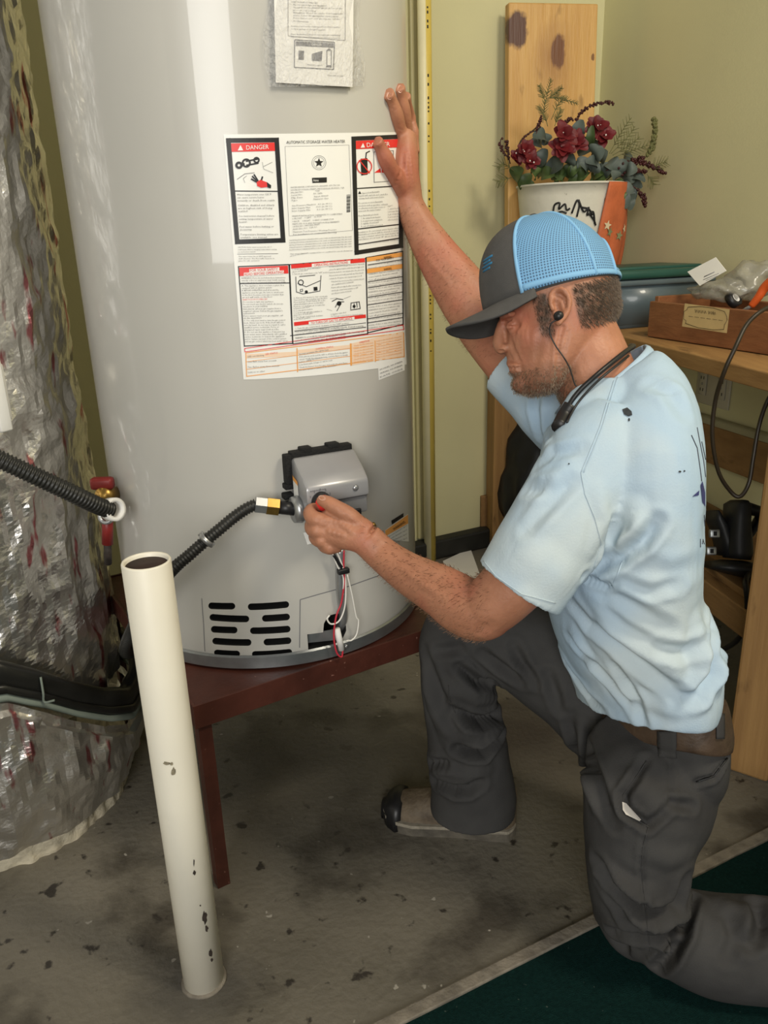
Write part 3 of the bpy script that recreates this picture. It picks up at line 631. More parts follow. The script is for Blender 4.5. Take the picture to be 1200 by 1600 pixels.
# wiring and burner tube under the valve
wr = empty('burner_wiring', cyl(535, 900, .02), 'red and white ignition wires hanging below the valve', 'wiring')
ORG[wr.name] = cyl(535, 900, .02)
W5 = lambda X, Y, o=.02: cyl(*Z5(X, Y), o)
def wire(name, pts, r, m_, parent=wr): return link(name, tube(spline(pts, 8), r, 8), m_, parent)
MT['redwire'] = mat('red_wire', (0.5, 0.03, 0.05), 0.4, var=0.05); MT['whitewire'] = mat('white_wire', (0.75, 0.73, 0.68), 0.4, var=0.03)
wire('red_wire', [W5(550, 800), W5(548, 900), W5(553, 980), W5(535, 1120), W5(505, 1200), W5(490, 1280), W5(488, 1360), W5(505, 1440), W5(535, 1465), W5(543, 1420)], .0017, MT['redwire'])
wire('white_wire', [W5(570, 950), W5(600, 1080), W5(625, 1210), W5(640, 1240), W5(630, 1320), W5(600, 1360), W5(565, 1365)], .0015, MT['whitewire'])
wire('white_wire', [W5(500, 800), W5(540, 900), W5(560, 1000), W5(555, 1150), W5(520, 1240), W5(470, 1260), W5(445, 1230), W5(460, 1205)], .0016, MT['whitewire'])
wire('white_wire', [W5(470, 800), W5(510, 900), W5(545, 970), W5(545, 1080)], .0014, MT['whitewire'])
wire('black_lead', [W5(485, 825), W5(510, 870), W5(535, 905)], .0032, MT['blackplastic'])
link('cable_clip', box(W5(545, 928, .022), .022, .012, .010, (vt, vn, Zv), .002), MT['blackplastic'], wr)
link('wire_connector', tube([W5(505, 1290, .016), W5(535, 1420, .016)], .006, 10), MT['paper'], wr)
bt = link('burner_tube', tube(spline([W5(525, 790, .012), W5(525, 950, .012), W5(530, 1080, .010), W5(545, 1200, .004), W5(530, 1270, -.01), W5(490, 1310, -.03)], 8), .0085, 14), MT['steel'], wh)
link('burner_bracket', quad([Z5(322, 1322), Z5(500, 1290), Z5(500, 1360), Z5(324, 1378)], 6, 3, -.012), MT['steel'], wh)
link('skirt_screw', lathe([(0, .004), (.003, .004), (.0045, 0)], W5(562, 1398, .004), 16, vn), MT['steel'], wh)
link('valve_tag', prism([W5(295, 688, .03), W5(345, 682, .03), W5(372, 750, .03), W5(320, 762, .03)], vn, .001), MT['paper'], wh, False)
link('drain_stub', tube([W5(738, 655, .0), W5(732, 640, .03)], .005, 10), MT['brass'], wh)

# ================================================================== bollard
bo = empty('bollard', (-0.3205, 0.985, 0), 'cream white painted steel pipe bollard standing in front of the red stand', 'bollard')
br_ = 0.0327; bh = 0.748
link('pipe', lathe([(br_ - .0045, .02), (br_ - .0045, bh - .002), (br_ - .003, bh), (br_ - .001, bh), (br_, bh - .002), (br_, bh * .5), (br_, 0.0), (br_ - .0045, 0.0)], (-.3205, .985, 0), 56, closed=True), MT['pipewhite'], bo)
MT['rustin'] = mat('rusty_inside', (0.035, 0.018, 0.013), 0.8, var=0.3, scale=50)
link('bore', lathe([(br_ - .0048, bh - .006), (br_ - .0048, .03), (0, .03)], (-.3205, .985, 0), 40), MT['rustin'], bo)
link('floor_grout', lathe([(br_ + .005, 0), (br_ + .003, .002), (br_, .004), (br_ - .004, .006), (br_ - .004, 0)], (-.3205, .985, 0), 40, closed=True), MT['seam'], bo)
def bcyl(x, y, off):
    r = ray(x, y); R = br_ + off; a = r[0]**2 + r[1]**2; b = 2 * (.3205 * r[0] - .985 * r[1]); c = .3205**2 + .985**2 - R * R
    t = (-b - math.sqrt(max(0, b * b - 4 * a * c))) / 2 / a; return Vector(CAM + t * r)
def chip(cx, cy, w_, h_, seed):
    rr = random.Random(seed); return mesh([bcyl(cx + w_ * (.6 + .6 * rr.random()) * math.cos(k * math.pi / 6), cy + h_ * (.6 + .6 * rr.random()) * math.sin(k * math.pi / 6), .0006) for k in range(12)], [tuple(range(12))])
MT['scuff'] = mat('scuffed_primer', (0.25, 0.22, 0.15), 0.7, var=0.5, scale=150)
for a_ in ((320, 1434, 4, 11, 1), (323, 1451, 2.5, 6, 2), (304, 1364, 2.5, 4, 3), (303, 1348, 1.2, 6, 4), (329, 1489, 3, 6, 5), (331, 1500, 2, 3, 6), (313, 1415, 1.2, 1.5, 10)): link('paint_chip', chip(*a_), MT['chip'], bo, False)
for a_ in ((260, 1193, 7, 3, 7), (271, 1206, 5, 7, 8), (268, 1194, 3, 3, 9)): link('weld_scar', chip(*a_), MT['scuff'], bo, False)
# ================================================================== foil wrapped duct
MT['foil'] = mat('silver_foil_wrap', (0.74, 0.72, 0.68), 0.29, 0.95, var=0.08, scale=8, bump=0.35, bscale=45)
mk_ = noise_mask(MT['foil'], 8, .61, .67, stretch=(4.2, 4.2, 1.0), detail=3.5, seed=4.0)
overlay(MT['foil'], mk_, (0.45, 0.16, 0.17))
MT['skrim'] = mat('tan_insulation_backing', (0.50, 0.45, 0.34), 0.75, var=0.15, scale=30, bump=0.5, bscale=60)
MT['blacktape'] = mat('black_rubber_band', (0.010, 0.010, 0.009), 0.33, var=0.3, scale=15, bump=0.1, bscale=20)
MT['rimgreen'] = mat('grey_green_rim', (0.16, 0.19, 0.16), 0.6, var=0.15, scale=20)
DC = Vector((-0.90, 1.55, 0)); DC2 = Vector((-0.862, 1.475, 0))
def crumple(p, amp, k=1.0):
    q = Vector((p.x * 11, p.y * 11, p.z * 6)) * k
    a = abs(noise.noise(q)); b = abs(noise.noise(q * 2.3 + Vector((5, 1, 2)))); c = noise.noise(q * 5.1)
    return amp * (-a * 1.3 - b * .6 + c * .22 + .55)
def foil_sheet(rz, z0, z1, na, nz, amp, k=1.0, a0=-175, a1=75, centre=DC):
    v = []; f = []
    for i in range(na + 1):
        an = math.radians(a0 + (a1 - a0) * i / na)
        for j in range(nz + 1):
            z = z0 + (z1 - z0) * j / nz; r = rz(z, an); p = centre + Vector((r * math.cos(an), r * math.sin(an), z))
            r += crumple(p, amp, k); v.append(centre + Vector((r * math.cos(an), r * math.sin(an), z)))
    for i in range(na):
        for j in range(nz): a_ = i * (nz + 1) + j; f.append((a_, a_ + nz + 1, a_ + nz + 2, a_ + 1))
    return mesh(v, f)
du = empty('insulated_duct', DC, 'crinkled silver foil wrapped duct standing beside the water heater', 'duct')
def chit(c, R, x, y):
    r = ray(x, y); a_ = r[0]**2 + r[1]**2; b_ = 2 * (-c.x * r[0] - c.y * r[1]); c_ = c.x**2 + c.y**2 - R * R
    t = (-b_ - math.sqrt(max(0, b_ * b_ - 4 * a_ * c_))) / 2 / a_; p = Vector(CAM + t * r); return math.degrees(math.atan2(p.y - c.y, p.x - c.x)), p.z
DB = DC2.lerp(DC, .5)
bq = sorted(chit(DB, .315, x, y) for x, y in ((0, 1060), (60, 1074), (110, 1090), (160, 1100), (195, 1098)))
def zr(an): return float(np.interp(math.degrees(an), [q[0] for q in bq], [q[1] for q in bq]))
link('foil_wrap', foil_sheet(lambda z, an: .289, .24, 2.3, 120, 230, .017), MT['foil'], du, False)
def lowr(z, an): return .262 + .058 * math.sin(min(1, max(0, z / .25)) * 1.7) ** .8 - (.0 if z < zr(an) - .05 else .015)
def low_sheet():
    v = []; f = []; na, nz = 130, 44
    for i in range(na + 1):
        an = math.radians(-175 + 250 * i / na); zt = zr(an) - .03
        for j in range(nz + 1):
            z = .055 + (zt - .055) * j / nz; r = lowr(z, an); p = DC2 + Vector((r * math.cos(an), r * math.sin(an), z)); r += crumple(p, .015, 1.1); v.append(DC2 + Vector((r * math.cos(an), r * math.sin(an), z)))
    for i in range(na):
        for j in range(nz): a_ = i * (nz + 1) + j; f.append((a_, a_ + nz + 1, a_ + nz + 2, a_ + 1))
    return mesh(v, f)
link('lower_wrap', low_sheet(), MT['foil'], du, False)
link('torn_backing', foil_sheet(lambda z, an: .258 + .05 * max(0, z) * 4 * .8, .0, .072, 200, 12, .012, 1.5, centre=DC2), MT['skrim'], du)
def ringtube(r0, wz, th, n=120, zoff=0.0, a0=-175, a1=75):
    v = []; f = []
    for i in range(n + 1):
        an = math.radians(a0 + (a1 - a0) * i / n); c = DB + Vector((math.cos(an), math.sin(an), 0)) * r0 + Zv * (zr(an) + zoff); rad = Vector((math.cos(an), math.sin(an), 0))
        wob = .004 * noise.noise(c * 14)
        for k in range(12):
            t = 2 * math.pi * k / 12; sx = math.copysign(abs(math.cos(t)) ** .6, math.cos(t)); sz = math.copysign(abs(math.sin(t)) ** .6, math.sin(t)); v.append(c + rad * (th * sx + wob) + Zv * (wz * sz))
    for i in range(n):
        for k in range(12): f.append((i * 12 + k, i * 12 + (k + 1) % 12, (i + 1) * 12 + (k + 1) % 12, (i + 1) * 12 + k))
    return mesh(v, f)
link('black_band', ringtube(.318, .026, .016, zoff=.014), MT['blacktape'], du)
link('band_lip', ringtube(.326, .010, .012, zoff=-.012), MT['blacktape'], du)
link('grey_rim', ringtube(.322, .009, .012, zoff=-.031), MT['rimgreen'], du)
an_ = math.radians(bq[1][0]); cl_ = DB + Vector((math.cos(an_), math.sin(an_), 0)) * .336 + Zv * zr(an_)
link('band_tie', tube(spline([cl_ + Zv * .030, cl_ + Vector((.002, -.006, .0)), cl_ + Zv * -.02 + Vector((.0, -.004, 0)), cl_ + Vector((.02, -.006, -.016))], 6), .0022, 8), MT['rimgreen'], du)
# white box at the left edge of the foil
wbp = PT(-10, 620, 1.33)
wbx = empty('white_control_box', (wbp.x, wbp.y, wbp.z - .06), 'flat white plastic control box fixed on the silver foil duct', 'box')
bu = Vector((.80, -.45, 0)).normalized() ; bn = Vector((-bu.y, bu.x, 0)); bn = bn if bn.y < 0 else -bn
link('cover', box(PT(-24, 615, 1.34), .085, .025, .125, (bu, bn, Zv), .004), MT['white'], wbx)
link('back_plate', box(PT(-24, 615, 1.34) - bn * .02, .045, .018, .095, (bu, bn, Zv), .003), MT['paper'], wbx)
# corrugated drain hose with white fitting
dh = empty('corrugated_drain_hose', PT(90, 760, 1.30), 'thick black corrugated hose crossing the foil duct to a white ring', 'hose')
ORG[dh.name] = PT(90, 760, 1.30)
hp = [PT(-60, 690, 1.22), PT(0, 718, 1.24), PT(60, 746, 1.27), PT(115, 772, 1.31), PT(150, 789, 1.345), PT(172, 797, 1.375)]
link('hose', corrugated(hp, .0125, .0065, .003), MT['hose'], dh)
rdv = (PT(182, 790, 1.40) - PT(150, 789, 1.345)).normalized()
link('white_ring', lathe([(.0135, -.008), (.0205, -.008), (.0205, .010), (.0135, .010)], PT(176, 796, 1.378), 32, (VIEW * -.55 + RIGHT * .8).normalized(), True), MT['paper'], dh)
# brass drain valve with red handle
MT['redplastic'] = mat('dark_red_plastic', (0.20, 0.018, 0.016), 0.45, var=0.2, scale=40)
dv = empty('drain_valve', PT(165, 790, 1.47), 'brass drain valve with red handle low between duct and tank', 'valve')
ORG[dv.name] = PT(165, 790, 1.47)
link('body', tube([PT(186, 770, 1.50), PT(170, 772, 1.46), PT(160, 776, 1.44)], [.013, .013, .016], 16), MT['brass'], dv)
link('neck', tube([PT(165, 774, 1.45), PT(160, 752, 1.45)], .010, 14), MT['brass'], dv)
link('red_handle', box(PT(160, 755, 1.448), .042, .022, .022, None, .006), MT['redplastic'], dv)
link('outlet', tube([PT(168, 800, 1.45), PT(168, 850, 1.47)], .010, 14), MT['redplastic'], dv)
link('collar', lathe([(.007, -.004), (.0135, -.004), (.0135, .006), (.007, .006)], PT(166, 808, 1.44), 20, -VIEW, True), MT['steel'], dv)
link('outlet_tip', tube([PT(168, 848, 1.47), PT(169, 880, 1.50)], .007, 12), MT['chip'], dv)  # dark steel colour stands in for the shadow on the tip

# ================================================================== workbench along the right wall
BU = Vector((-0.168, 0.986, 0)).normalized(); BW = Vector((BU.y, -BU.x, 0)); B0 = Vector((0.735, 1.55, 0)); BZ = 0.88
def BP(s, t, z): return B0 + BU * s + BW * t + Zv * z
MT['pineB'] = wood('bench_pine', (0.25, 0.132, 0.045), (0.34, 0.19, 0.068), 1)
MT['pineV'] = wood('leg_pine', (0.27, 0.145, 0.05), (0.37, 0.21, 0.075), 2)
MT['pineD'] = wood('rail_pine', (0.22, 0.12, 0.046), (0.29, 0.165, 0.065), 1)
be = empty('workbench', BP(0.2, .2, 0), 'pine timber workbench with lower shelf along the olive wall', 'workbench')
poly = [BP(-1.0, 0, BZ - .036), BP(1.36, 0, BZ - .036), CORN + WN * .02 + BW * -.03 + Zv * (BZ - .036), CORN + RD * .35 + RN * .02 + Zv * (BZ - .036), CORN + RD * 2.5 + RN * .02 + Zv * (BZ - .036)]
link('top', prism(poly, (0, 0, 1), .036, .003), MT['pineB'], be, False)
lgx = (BU, BW, Zv)
fl_ = PY(788, 700, 2.86)
link('leg', box((fl_.x, fl_.y, (BZ - .04) / 2), .089, .11, BZ - .04, lgx, .004), MT['pineV'], be, False)
nl = PZ(1164, 1212, 0)
c45 = (Vector((.80, -.6, 0)).normalized(), Vector((.6, .80, 0)).normalized(), Zv)
link('leg', box((nl.x + .028, nl.y + .035, (BZ - .04) / 2), .088, .088, BZ - .04, c45, .006), MT['pineV'], be, False)
# apron block beside the far leg
ab = PY(763, 795, 2.93); link('block', box(ab, .10, .09, .14, lgx, .003), MT['pineD'], be, False)
# lower shelf rail and shelf
p0 = PPL(1104, 910, BP(0, .10, 0), BW); SZ = p0.z
link('shelf_rail', box(BP(.45, .10, SZ - .02), 1.75, .038, .07, lgx, .003), MT['pineD'], be, False)
link('shelf', box(BP(.45, .25, SZ + .024), 1.75, .27, .018, lgx, .002), MT['pineD'], be, False)
# wall ledger rail under the bench
w1 = PPL(1150, 705, CORN + RN * .02, RN)
lr = (RD, RN, Zv)
lc = CORN + RD * 1.25 + RN * .021
link('wall_rail', box((lc.x, lc.y, w1.z), 2.3, .038, .115, lr, .003), MT['pineD'], be, False)
MT['conduit'] = mat('painted_conduit', (0.36, 0.34, 0.22), 0.5, var=0.08, scale=20)
w2 = PPL(1150, 672, CORN + RN * .02, RN)
cn = empty('wall_conduit', (lc.x, lc.y, w2.z), 'pale painted conduit strip running along the olive wall under the bench', 'conduit')
link('strip', box((lc.x, lc.y, w2.z), 2.3, .03, .035, lr, .006), MT['conduit'], cn)
# outlet plate
o1 = [PPL(x, y, CORN + RN * .003, RN) for x, y in ((1092, 577), (1145, 580), (1140, 632), (1088, 620))]
oc = sum(o1, Vector()) / 4; ow = (o1[1] - o1[0]).length; oh = (o1[3] - o1[0]).length
op = empty('outlet_plate', oc, 'white wall outlet plate above the conduit under the bench', 'outlet')
MT['outlet'] = mat('outlet_plastic', (0.50, 0.47, 0.37), 0.35, var=0.03)
link('plate', box(oc + RN * .001, min(ow, .19), .007, .125, lr, .003), MT['outlet'], op)
for k in (-1, 1):
    rc = oc + RD * (k * .043); r_ = link('receptacle', box(rc + RN * .006, .034, .006, .072, lr, .005), MT['outlet'], op)
    for dz in (-.018, .018):
        for dx in (-.006, .006): link('slot', box(rc + RN * .0092 + RD * dx + Zv * dz, .003, .0008, .009, lr), MT['black'], r_, False)
    link('screw', lathe([(0, .001), (.003, .001), (.004, 0)], rc + RN * .0092, 12, RN), MT['steel'], r_)

# ---- things on the bench
# leaning pine board
MT['board'] = wood('clear_pine_board', (0.50, 0.27, 0.075), (0.60, 0.36, 0.12), 2, 7, .45)
bd0 = PPL(865, 5, WB + WN * .12, WN); bdc = Vector((bd0.x, bd0.y, 0))
bx = Vector((.985, .17, 0)).normalized(); bnrm = Vector((bx.y, -bx.x, 0))
wid = 147 / F * (bd0 - Vector(CAM)).dot(VIEW) * 1.0
def BB(x, z): 
    tl = (z - BZ) / (bd0.z - BZ); return Vector((bd0.x, bd0.y, 0)) + bnrm * (.05 * (1 - tl)) + bx * x + Zv * z
poly = [BB(-wid / 2, BZ + .001), BB(wid / 2, BZ + .001), BB(wid / 2, bd0.z), BB(-wid / 2, bd0.z)]
bd = solo('pine_board', prism([p - bnrm * .035 for p in poly], bnrm, .038, .004), MT['board'], 'wide knotty pine board leaning upright in the corner behind the flowers', 'board', smooth=False)
bo_ = bd.location
for (kx, kz, rx, rz, c_) in ((.0, .16, .075, .13, (.36, .18, .055)), (-.41, .075, .040, .058, (.085, .03, .018)), (.06, .135, .026, .055, (.15, .055, .02)), (.46, .15, .006, .012, (.2, .09, .03))):
    p = BB(kx * wid, bd0.z - kz) - bo_
    overlay(MT['board'], blob_mask(MT['board'], tuple(p), (rx * 1.0, .2, rz), .25 if c_[0] < .3 else .9), c_)
# flower pot
pt_ = PY(868, 300, 2.70); PR = .165
pzt = PY(868, 292, 2.70).z
pc = Vector((pt_.x, pt_.y, BZ))
if (pc - B0).dot(BW) - .13 < 0: pc = pc + BW * (0.13 - (pc - B0).dot(BW)) * .5
MT['potwhite'] = mat('chipped_white_paint', (0.62, 0.60, 0.52), 0.6, var=0.06, scale=14, bump=0.15, bscale=40)
overlay(MT['potwhite'], noise_mask(MT['potwhite'], 30, .68, .72, seed=2), (0.18, 0.15, 0.10))
MT['terracotta'] = mat('orange_printed_cloth', (0.50, 0.125, 0.045), 0.7, var=0.15, scale=20, bump=0.2, bscale=50)
po = empty('flower_bucket', pc, 'white painted bucket with orange floral cloth holding red flowers, on the bench', 'bucket')
ph = pzt - BZ
def potr(z): return .118 + (PR - .118) * (z / ph)
link('bucket', lathe([(0, .002), (.118, .002)] + [(potr(z), z) for z in np.linspace(.01, ph, 14)] + [(PR + .004, ph), (PR + .004, ph + .006), (PR - .004, ph + .006), (PR - .010, ph - .03), (0, ph - .03)], pc, 64), MT['potwhite'], po)
def pot_pt(x, y, off):
    # cone approximated by the cylinder radius at that height
    r = ray(x, y); t = 2.4
    for _ in range(6):
        z = HC + t * r[2] - BZ; R = potr(min(max(z, 0), ph)) + off
        ox, oy = -pc.x, -pc.y; a = r[0]**2 + r[1]**2; b = 2 * (ox * r[0] + oy * r[1]); c = ox * ox + oy * oy - R * R
        t = (-b - math.sqrt(max(0, b * b - 4 * a * c))) / 2 / a
    return Vector(CAM + t * r)
ZF = lambda X, Y: (760 + X / 3.75, Y / 3.75)
def pstroke(pts, wpx, off=.003): return tube(spline([pot_pt(*ZF(*p), off) for p in pts], 5), wpx * .0019 / 2, 6)
link('painted_scroll', join(*[pstroke(P_, 3) for P_ in ([(390, 1250), (400, 1200), (430, 1190), (425, 1225), (460, 1195), (470, 1230), (490, 1220)], [(500, 1250), (530, 1175), (545, 1200), (530, 1270)], [(540, 1170), (570, 1240), (600, 1215), (590, 1260), (625, 1240), (635, 1310)], [(400, 1255), (440, 1240), (470, 1250)], [(600, 1250), (630, 1290), (640, 1320)], [(560, 1215), (600, 1225), (620, 1260)])]), MT['black'], po)
# orange cloth drape around the right of the bucket
v = []; f = []; NA, NZ_ = 28, 22
for i in range(NA + 1):
    s = i / NA; an = math.radians(-62 + 92 * s)
    for j in range(NZ_ + 1):
        t = j / NZ_; z = ph + .004 - t * ph * (.80 - .1 * math.sin(s * 9)); r = potr(z) + .008 + .035 * s * math.sin(min(1, t * 1.3) * 2.2) + .006 * math.sin(s * 22) * t
        zz_ = z + (.03 * max(0, .25 - s) * 4 * 0)
        v.append(pc + Vector((math.cos(an - .25 * t * (1 - s)), math.sin(an - .25 * t * (1 - s)), 0)) * r + Zv * zz_)
for i in range(NA):
    for j in range(NZ_): a_ = i * (NZ_ + 1) + j; f.append((a_, a_ + NZ_ + 1, a_ + NZ_ + 2, a_ + 1))
cl = link('floral_cloth', mesh(v, f), MT['terracotta'], po)
md = cl.modifiers.new('s', 'SOLIDIFY'); md.thickness = .004
fm_w = mat('cloth_white_motif', (0.68, 0.55, 0.36), 0.7, var=0.1); fm_g = mat('cloth_green_motif', (0.22, 0.24, 0.12), 0.7, var=0.1)
bvh = BVHTree.FromPolygons([Vector(p) for p in v], f)
def motif(x, y, m_, nm_):
    c_ = Vector(CAM); d_ = Vector(ray(x, y)).normalized(); hit = bvh.ray_cast(c_, d_)
    if not hit[0]: return
    n_ = hit[1] if hit[1].dot(d_) < 0 else -hit[1]; a_ = n_.orthogonal().normalized(); b2 = n_.cross(a_); vs2 = []
    for k in range(10):
        rr = .016 if k % 2 == 0 else .007; vs2.append(hit[0] + n_ * .007 + a_ * rr * math.cos(k * math.pi / 5) + b2 * rr * math.sin(k * math.pi / 5))
    link(nm_, mesh(vs2, [tuple(range(10))]), m_, cl, False)
for x, y in ((941, 299), (972, 357), (947, 352), (935, 292)): motif(x, y, fm_w, 'white_motif')
for x, y in ((930, 290), (950, 362), (937, 346), (965, 368)): motif(x, y, fm_g, 'green_motif')
# flower arrangement
MT['leafgrey'] = mat('dusty_green_leaf', (0.055, 0.075, 0.062), 0.55, col2=(0.10, 0.125, 0.115), scale=18)
MT['leafgreen'] = mat('dark_green_leaf', (0.035, 0.065, 0.02), 0.5, col2=(0.08, 0.12, 0.035), scale=18)
MT['petal'] = mat('deep_red_petal', (0.085, 0.004, 0.007), 0.55, col2=(0.15, 0.008, 0.012), scale=25)
MT['berry'] = mat('dark_red_berry', (0.045, 0.008, 0.008), 0.45, var=0.4, scale=60)
MT['stem'] = mat('brown_stem', (0.06, 0.045, 0.02), 0.7, var=0.3)
MT['fern'] = mat('olive_fern', (0.13, 0.13, 0.045), 0.7, var=0.3, scale=40)
fa = empty('artificial_flowers', pc + Zv * (ph - .03), 'dark red artificial flowers with grey green leaves arranged in the white bucket', 'flowers')
YF = pc.y
def FP(X, Y, d=0.0): x, y = ZF(X, Y); return PY(x, y, YF + d)
def leaf_mesh(base, tip, wd, bend, nrm):
    base, tip, nrm = Vector(base), Vector(tip), Vector(nrm).normalized(); d = tip - base; s = d.cross(nrm).normalized(); nrm = s.cross(d).normalized(); v = []; f = []
    for i in range(10):
        t = i / 9; wv = wd * math.sin(math.pi * (.04 + .92 * t)) ** .6 ; c = base + d * t + nrm * (bend * math.sin(t * math.pi))
        for k in (-1, -.5, 0, .5, 1): v.append(c + s * (wv * k) + nrm * (abs(k) * wv * .3))
    for i in range(9):
        for k in range(4): a_ = i * 5 + k; f.append((a_, a_ + 1, a_ + 6, a_ + 5))
    return mesh(v, f)
rr = random.Random(3)
leaves = [((350, 830), (270, 800), 38, 0), ((340, 850), (385, 800), 30, 0), ((560, 900), (600, 810), 48, 0), ((640, 930), (690, 870), 48, 0), ((480, 960), (500, 895), 42, 0), ((700, 960), (760, 1000), 38, 0), ((780, 1040), (800, 930), 40, 0), ((800, 960), (860, 940), 40, 0),
          ((790, 1080), (870, 1060), 42, 0), ((800, 1130), (860, 1190), 42, 0), ((760, 1150), (830, 1215), 36, 0), ((840, 1050), (930, 1065), 24, 0), ((540, 800), (560, 700), 30, 0), ((580, 800), (600, 725), 24, 1), ((170, 1060), (215, 985), 40, 1), ((300, 1040), (360, 990), 42, 1), ((400, 1050), (430, 960), 36, 1),
          ((520, 1050), (600, 1010), 36, 1), ((620, 1060), (690, 1010), 36, 1), ((470, 1040), (520, 960), 30, 1), ((720, 1080), (780, 1130), 40, 1), ((330, 980), (340, 870), 36, 0), ((380, 1020), (400, 900), 34, 0), ((280, 1050), (260, 990), 30, 1), ((600, 1000), (640, 930), 40, 0), ((560, 990), (540, 920), 34, 0), ((690, 1040), (740, 960), 40, 0), ((450, 1060), (390, 1020), 30, 1), ((700, 1120), (740, 1180), 34, 1), ((640, 980), (580, 950), 30, 0)]
leaves += [((a_[0] + rr.uniform(-50, 50), a_[1] + rr.uniform(-10, 60)), (b2[0] + rr.uniform(-60, 60), b2[1] + rr.uniform(0, 60)), wd * .8, k_) for a_, b2, wd, k_ in leaves]
for (a_, b2, wd, kind) in leaves:
    dd = -.02 - .10 * rr.random(); link('leaf', leaf_mesh(FP(*a_, dd + .02), FP(*b2, dd), wd * .00070, .014, -VIEW + Vector((rr.uniform(-.5, .5), 0, rr.uniform(0, .7)))), MT['leafgrey' if kind == 0 else 'leafgreen'], fa)
def bloom(X, Y, d, r):
    c_ = FP(X, Y, d); out = []
    for k in range(16):
        an = k * 2.4; el = .1 + 1.0 * rr.random(); dirv = (RIGHT * math.cos(an) - DOWN * math.sin(an)) * math.cos(el) - VIEW * math.sin(el)
        out.append(leaf_mesh(c_ - VIEW * -.01, c_ + dirv * r * (.7 + .3 * rr.random()), r * .34, r * .22, -VIEW + dirv * .4))
    fo = link('flower', join(*out), MT['petal'], fa)
    for k in range(2): 
        q = c_ - VIEW * .02 + RIGHT * rr.uniform(-.01, .01) - DOWN * rr.uniform(-.01, .01); link('stamen', lathe([(0, -.003), (.003, 0), (0, .003)], q, 6), MT['whitewire'], fo)
for X, Y, d, r in ((450, 800, -.13, .034), (440, 880, -.13, .034), (515, 840, -.11, .032), (650, 760, -.08, .032), (680, 810, -.09, .030), (260, 950, -.12, .026), (225, 890, -.10, .028), (180, 930, -.09, .022), (640, 730, -.06, .022)): bloom(X, Y, d, r * 1.45)
def sprig(pts, d, rb, n, m_, name):
    q = resample(spline([FP(*p, d) for p in pts], 8), .004); out = [tube(q, .0016, 6)]
    for i in range(n):
        t = int((.30 + .7 * i / n) * (len(q) - 1)); c_ = q[t] + Vector((rr.uniform(-1, 1), rr.uniform(-1, 1), rr.uniform(-1, 1))) * rb * 1.1
        out.append(lathe([(0, -rb), (rb * .8, -rb * .4), (rb * .8, rb * .4), (0, rb)], c_, 6))
    link(name, join(*out), m_, fa)
sprig([(500, 900), (530, 700), (590, 630), (660, 605), (750, 605)], -.06, .0042, 60, MT['berry'], 'berry_sprig')
sprig([(300, 760), (240, 790), (190, 850)], -.06, .0035, 12, MT['berry'], 'berry_sprig')
sprig([(140, 960), (120, 870), (118, 820)], -.05, .0045, 24, MT['berry'], 'berry_sprig'); sprig([(130, 930), (85, 860), (84, 815)], -.05, .0045, 12, MT['berry'], 'berry_sprig')
sprig([(760, 1000), (880, 950), (960, 970), (1045, 1015)], -.05, .0055, 60, MT['berry'], 'berry_sprig'); sprig([(760, 1040), (850, 1000), (940, 1005)], -.06, .005, 34, MT['berry'], 'berry_sprig')
sprig([(860, 1090), (910, 1140), (935, 1215)], -.06, .005, 36, MT['berry'], 'berry_sprig'); sprig([(700, 1000), (860, 940), (930, 920)], -.05, .005, 40, MT['berry'], 'berry_sprig')
sprig([(880, 960), (950, 900), (985, 800), (985, 690)], -.04, .0055, 90, MT['fern'], 'seed_spike'); sprig([(290, 790), (310, 720), (320, 690)], -.08, .004, 26, MT['berry'], 'berry_sprig'); sprig([(430, 780), (470, 710), (500, 700)], -.08, .004, 34, MT['berry'], 'berry_sprig')
def fern(pts, d, nb, ln):
    q = resample(spline([FP(*p, d) for p in pts], 8), .004); out = [tube(q, .0011, 5)]
    for i in range(nb):
        t = int((.25 + .74 * i / nb) * (len(q) - 1)); s = 1 if i % 2 else -1; tg = (q[min(t + 1, len(q) - 1)] - q[max(t - 1, 0)]).normalized(); sd = tg.cross(VIEW).normalized()
        out.append(tube([q[t], q[t] + (tg * .7 + sd * s * .8 + VIEW * rr.uniform(-.5, .3)).normalized() * ln * (1.1 - .5 * i / nb)], [.0013, .0005], 5))
    link('fern_frond', join(*out), MT['fern'], fa)
for P_ in ([(330, 720), (345, 600), (380, 460)], [(345, 600), (310, 500)], [(350, 590), (445, 510)], [(380, 700), (440, 590), (540, 610)], [(370, 570), (470, 575)], [(360, 740), (340, 680), (300, 620)], [(400, 740), (420, 680), (440, 640)]): fern(P_, -.07, 26, .016)
for P_ in ([(720, 900), (800, 760), (850, 690)], [(730, 900), (830, 800), (870, 740)], [(740, 910), (840, 850), (900, 800)], [(750, 920), (860, 880), (950, 850)], [(940, 1000), (1010, 960), (1060, 950)], [(940, 1020), (970, 1060), (985, 1085)], [(160, 1000), (100, 960), (60, 985)], [(150, 1040), (90, 1055), (60, 1070)]): fern(P_, -.05, 14, .03)
for P_ in ([(200, 1060), (190, 850), (290, 750)], [(260, 1060), (270, 900)], [(400, 1060), (420, 900)], [(560, 1060), (640, 850)], [(700, 1060), (790, 980)]): link('stem', tube(spline([FP(*p, -.02) for p in P_], 6), .0022, 6), MT['stem'], fa)

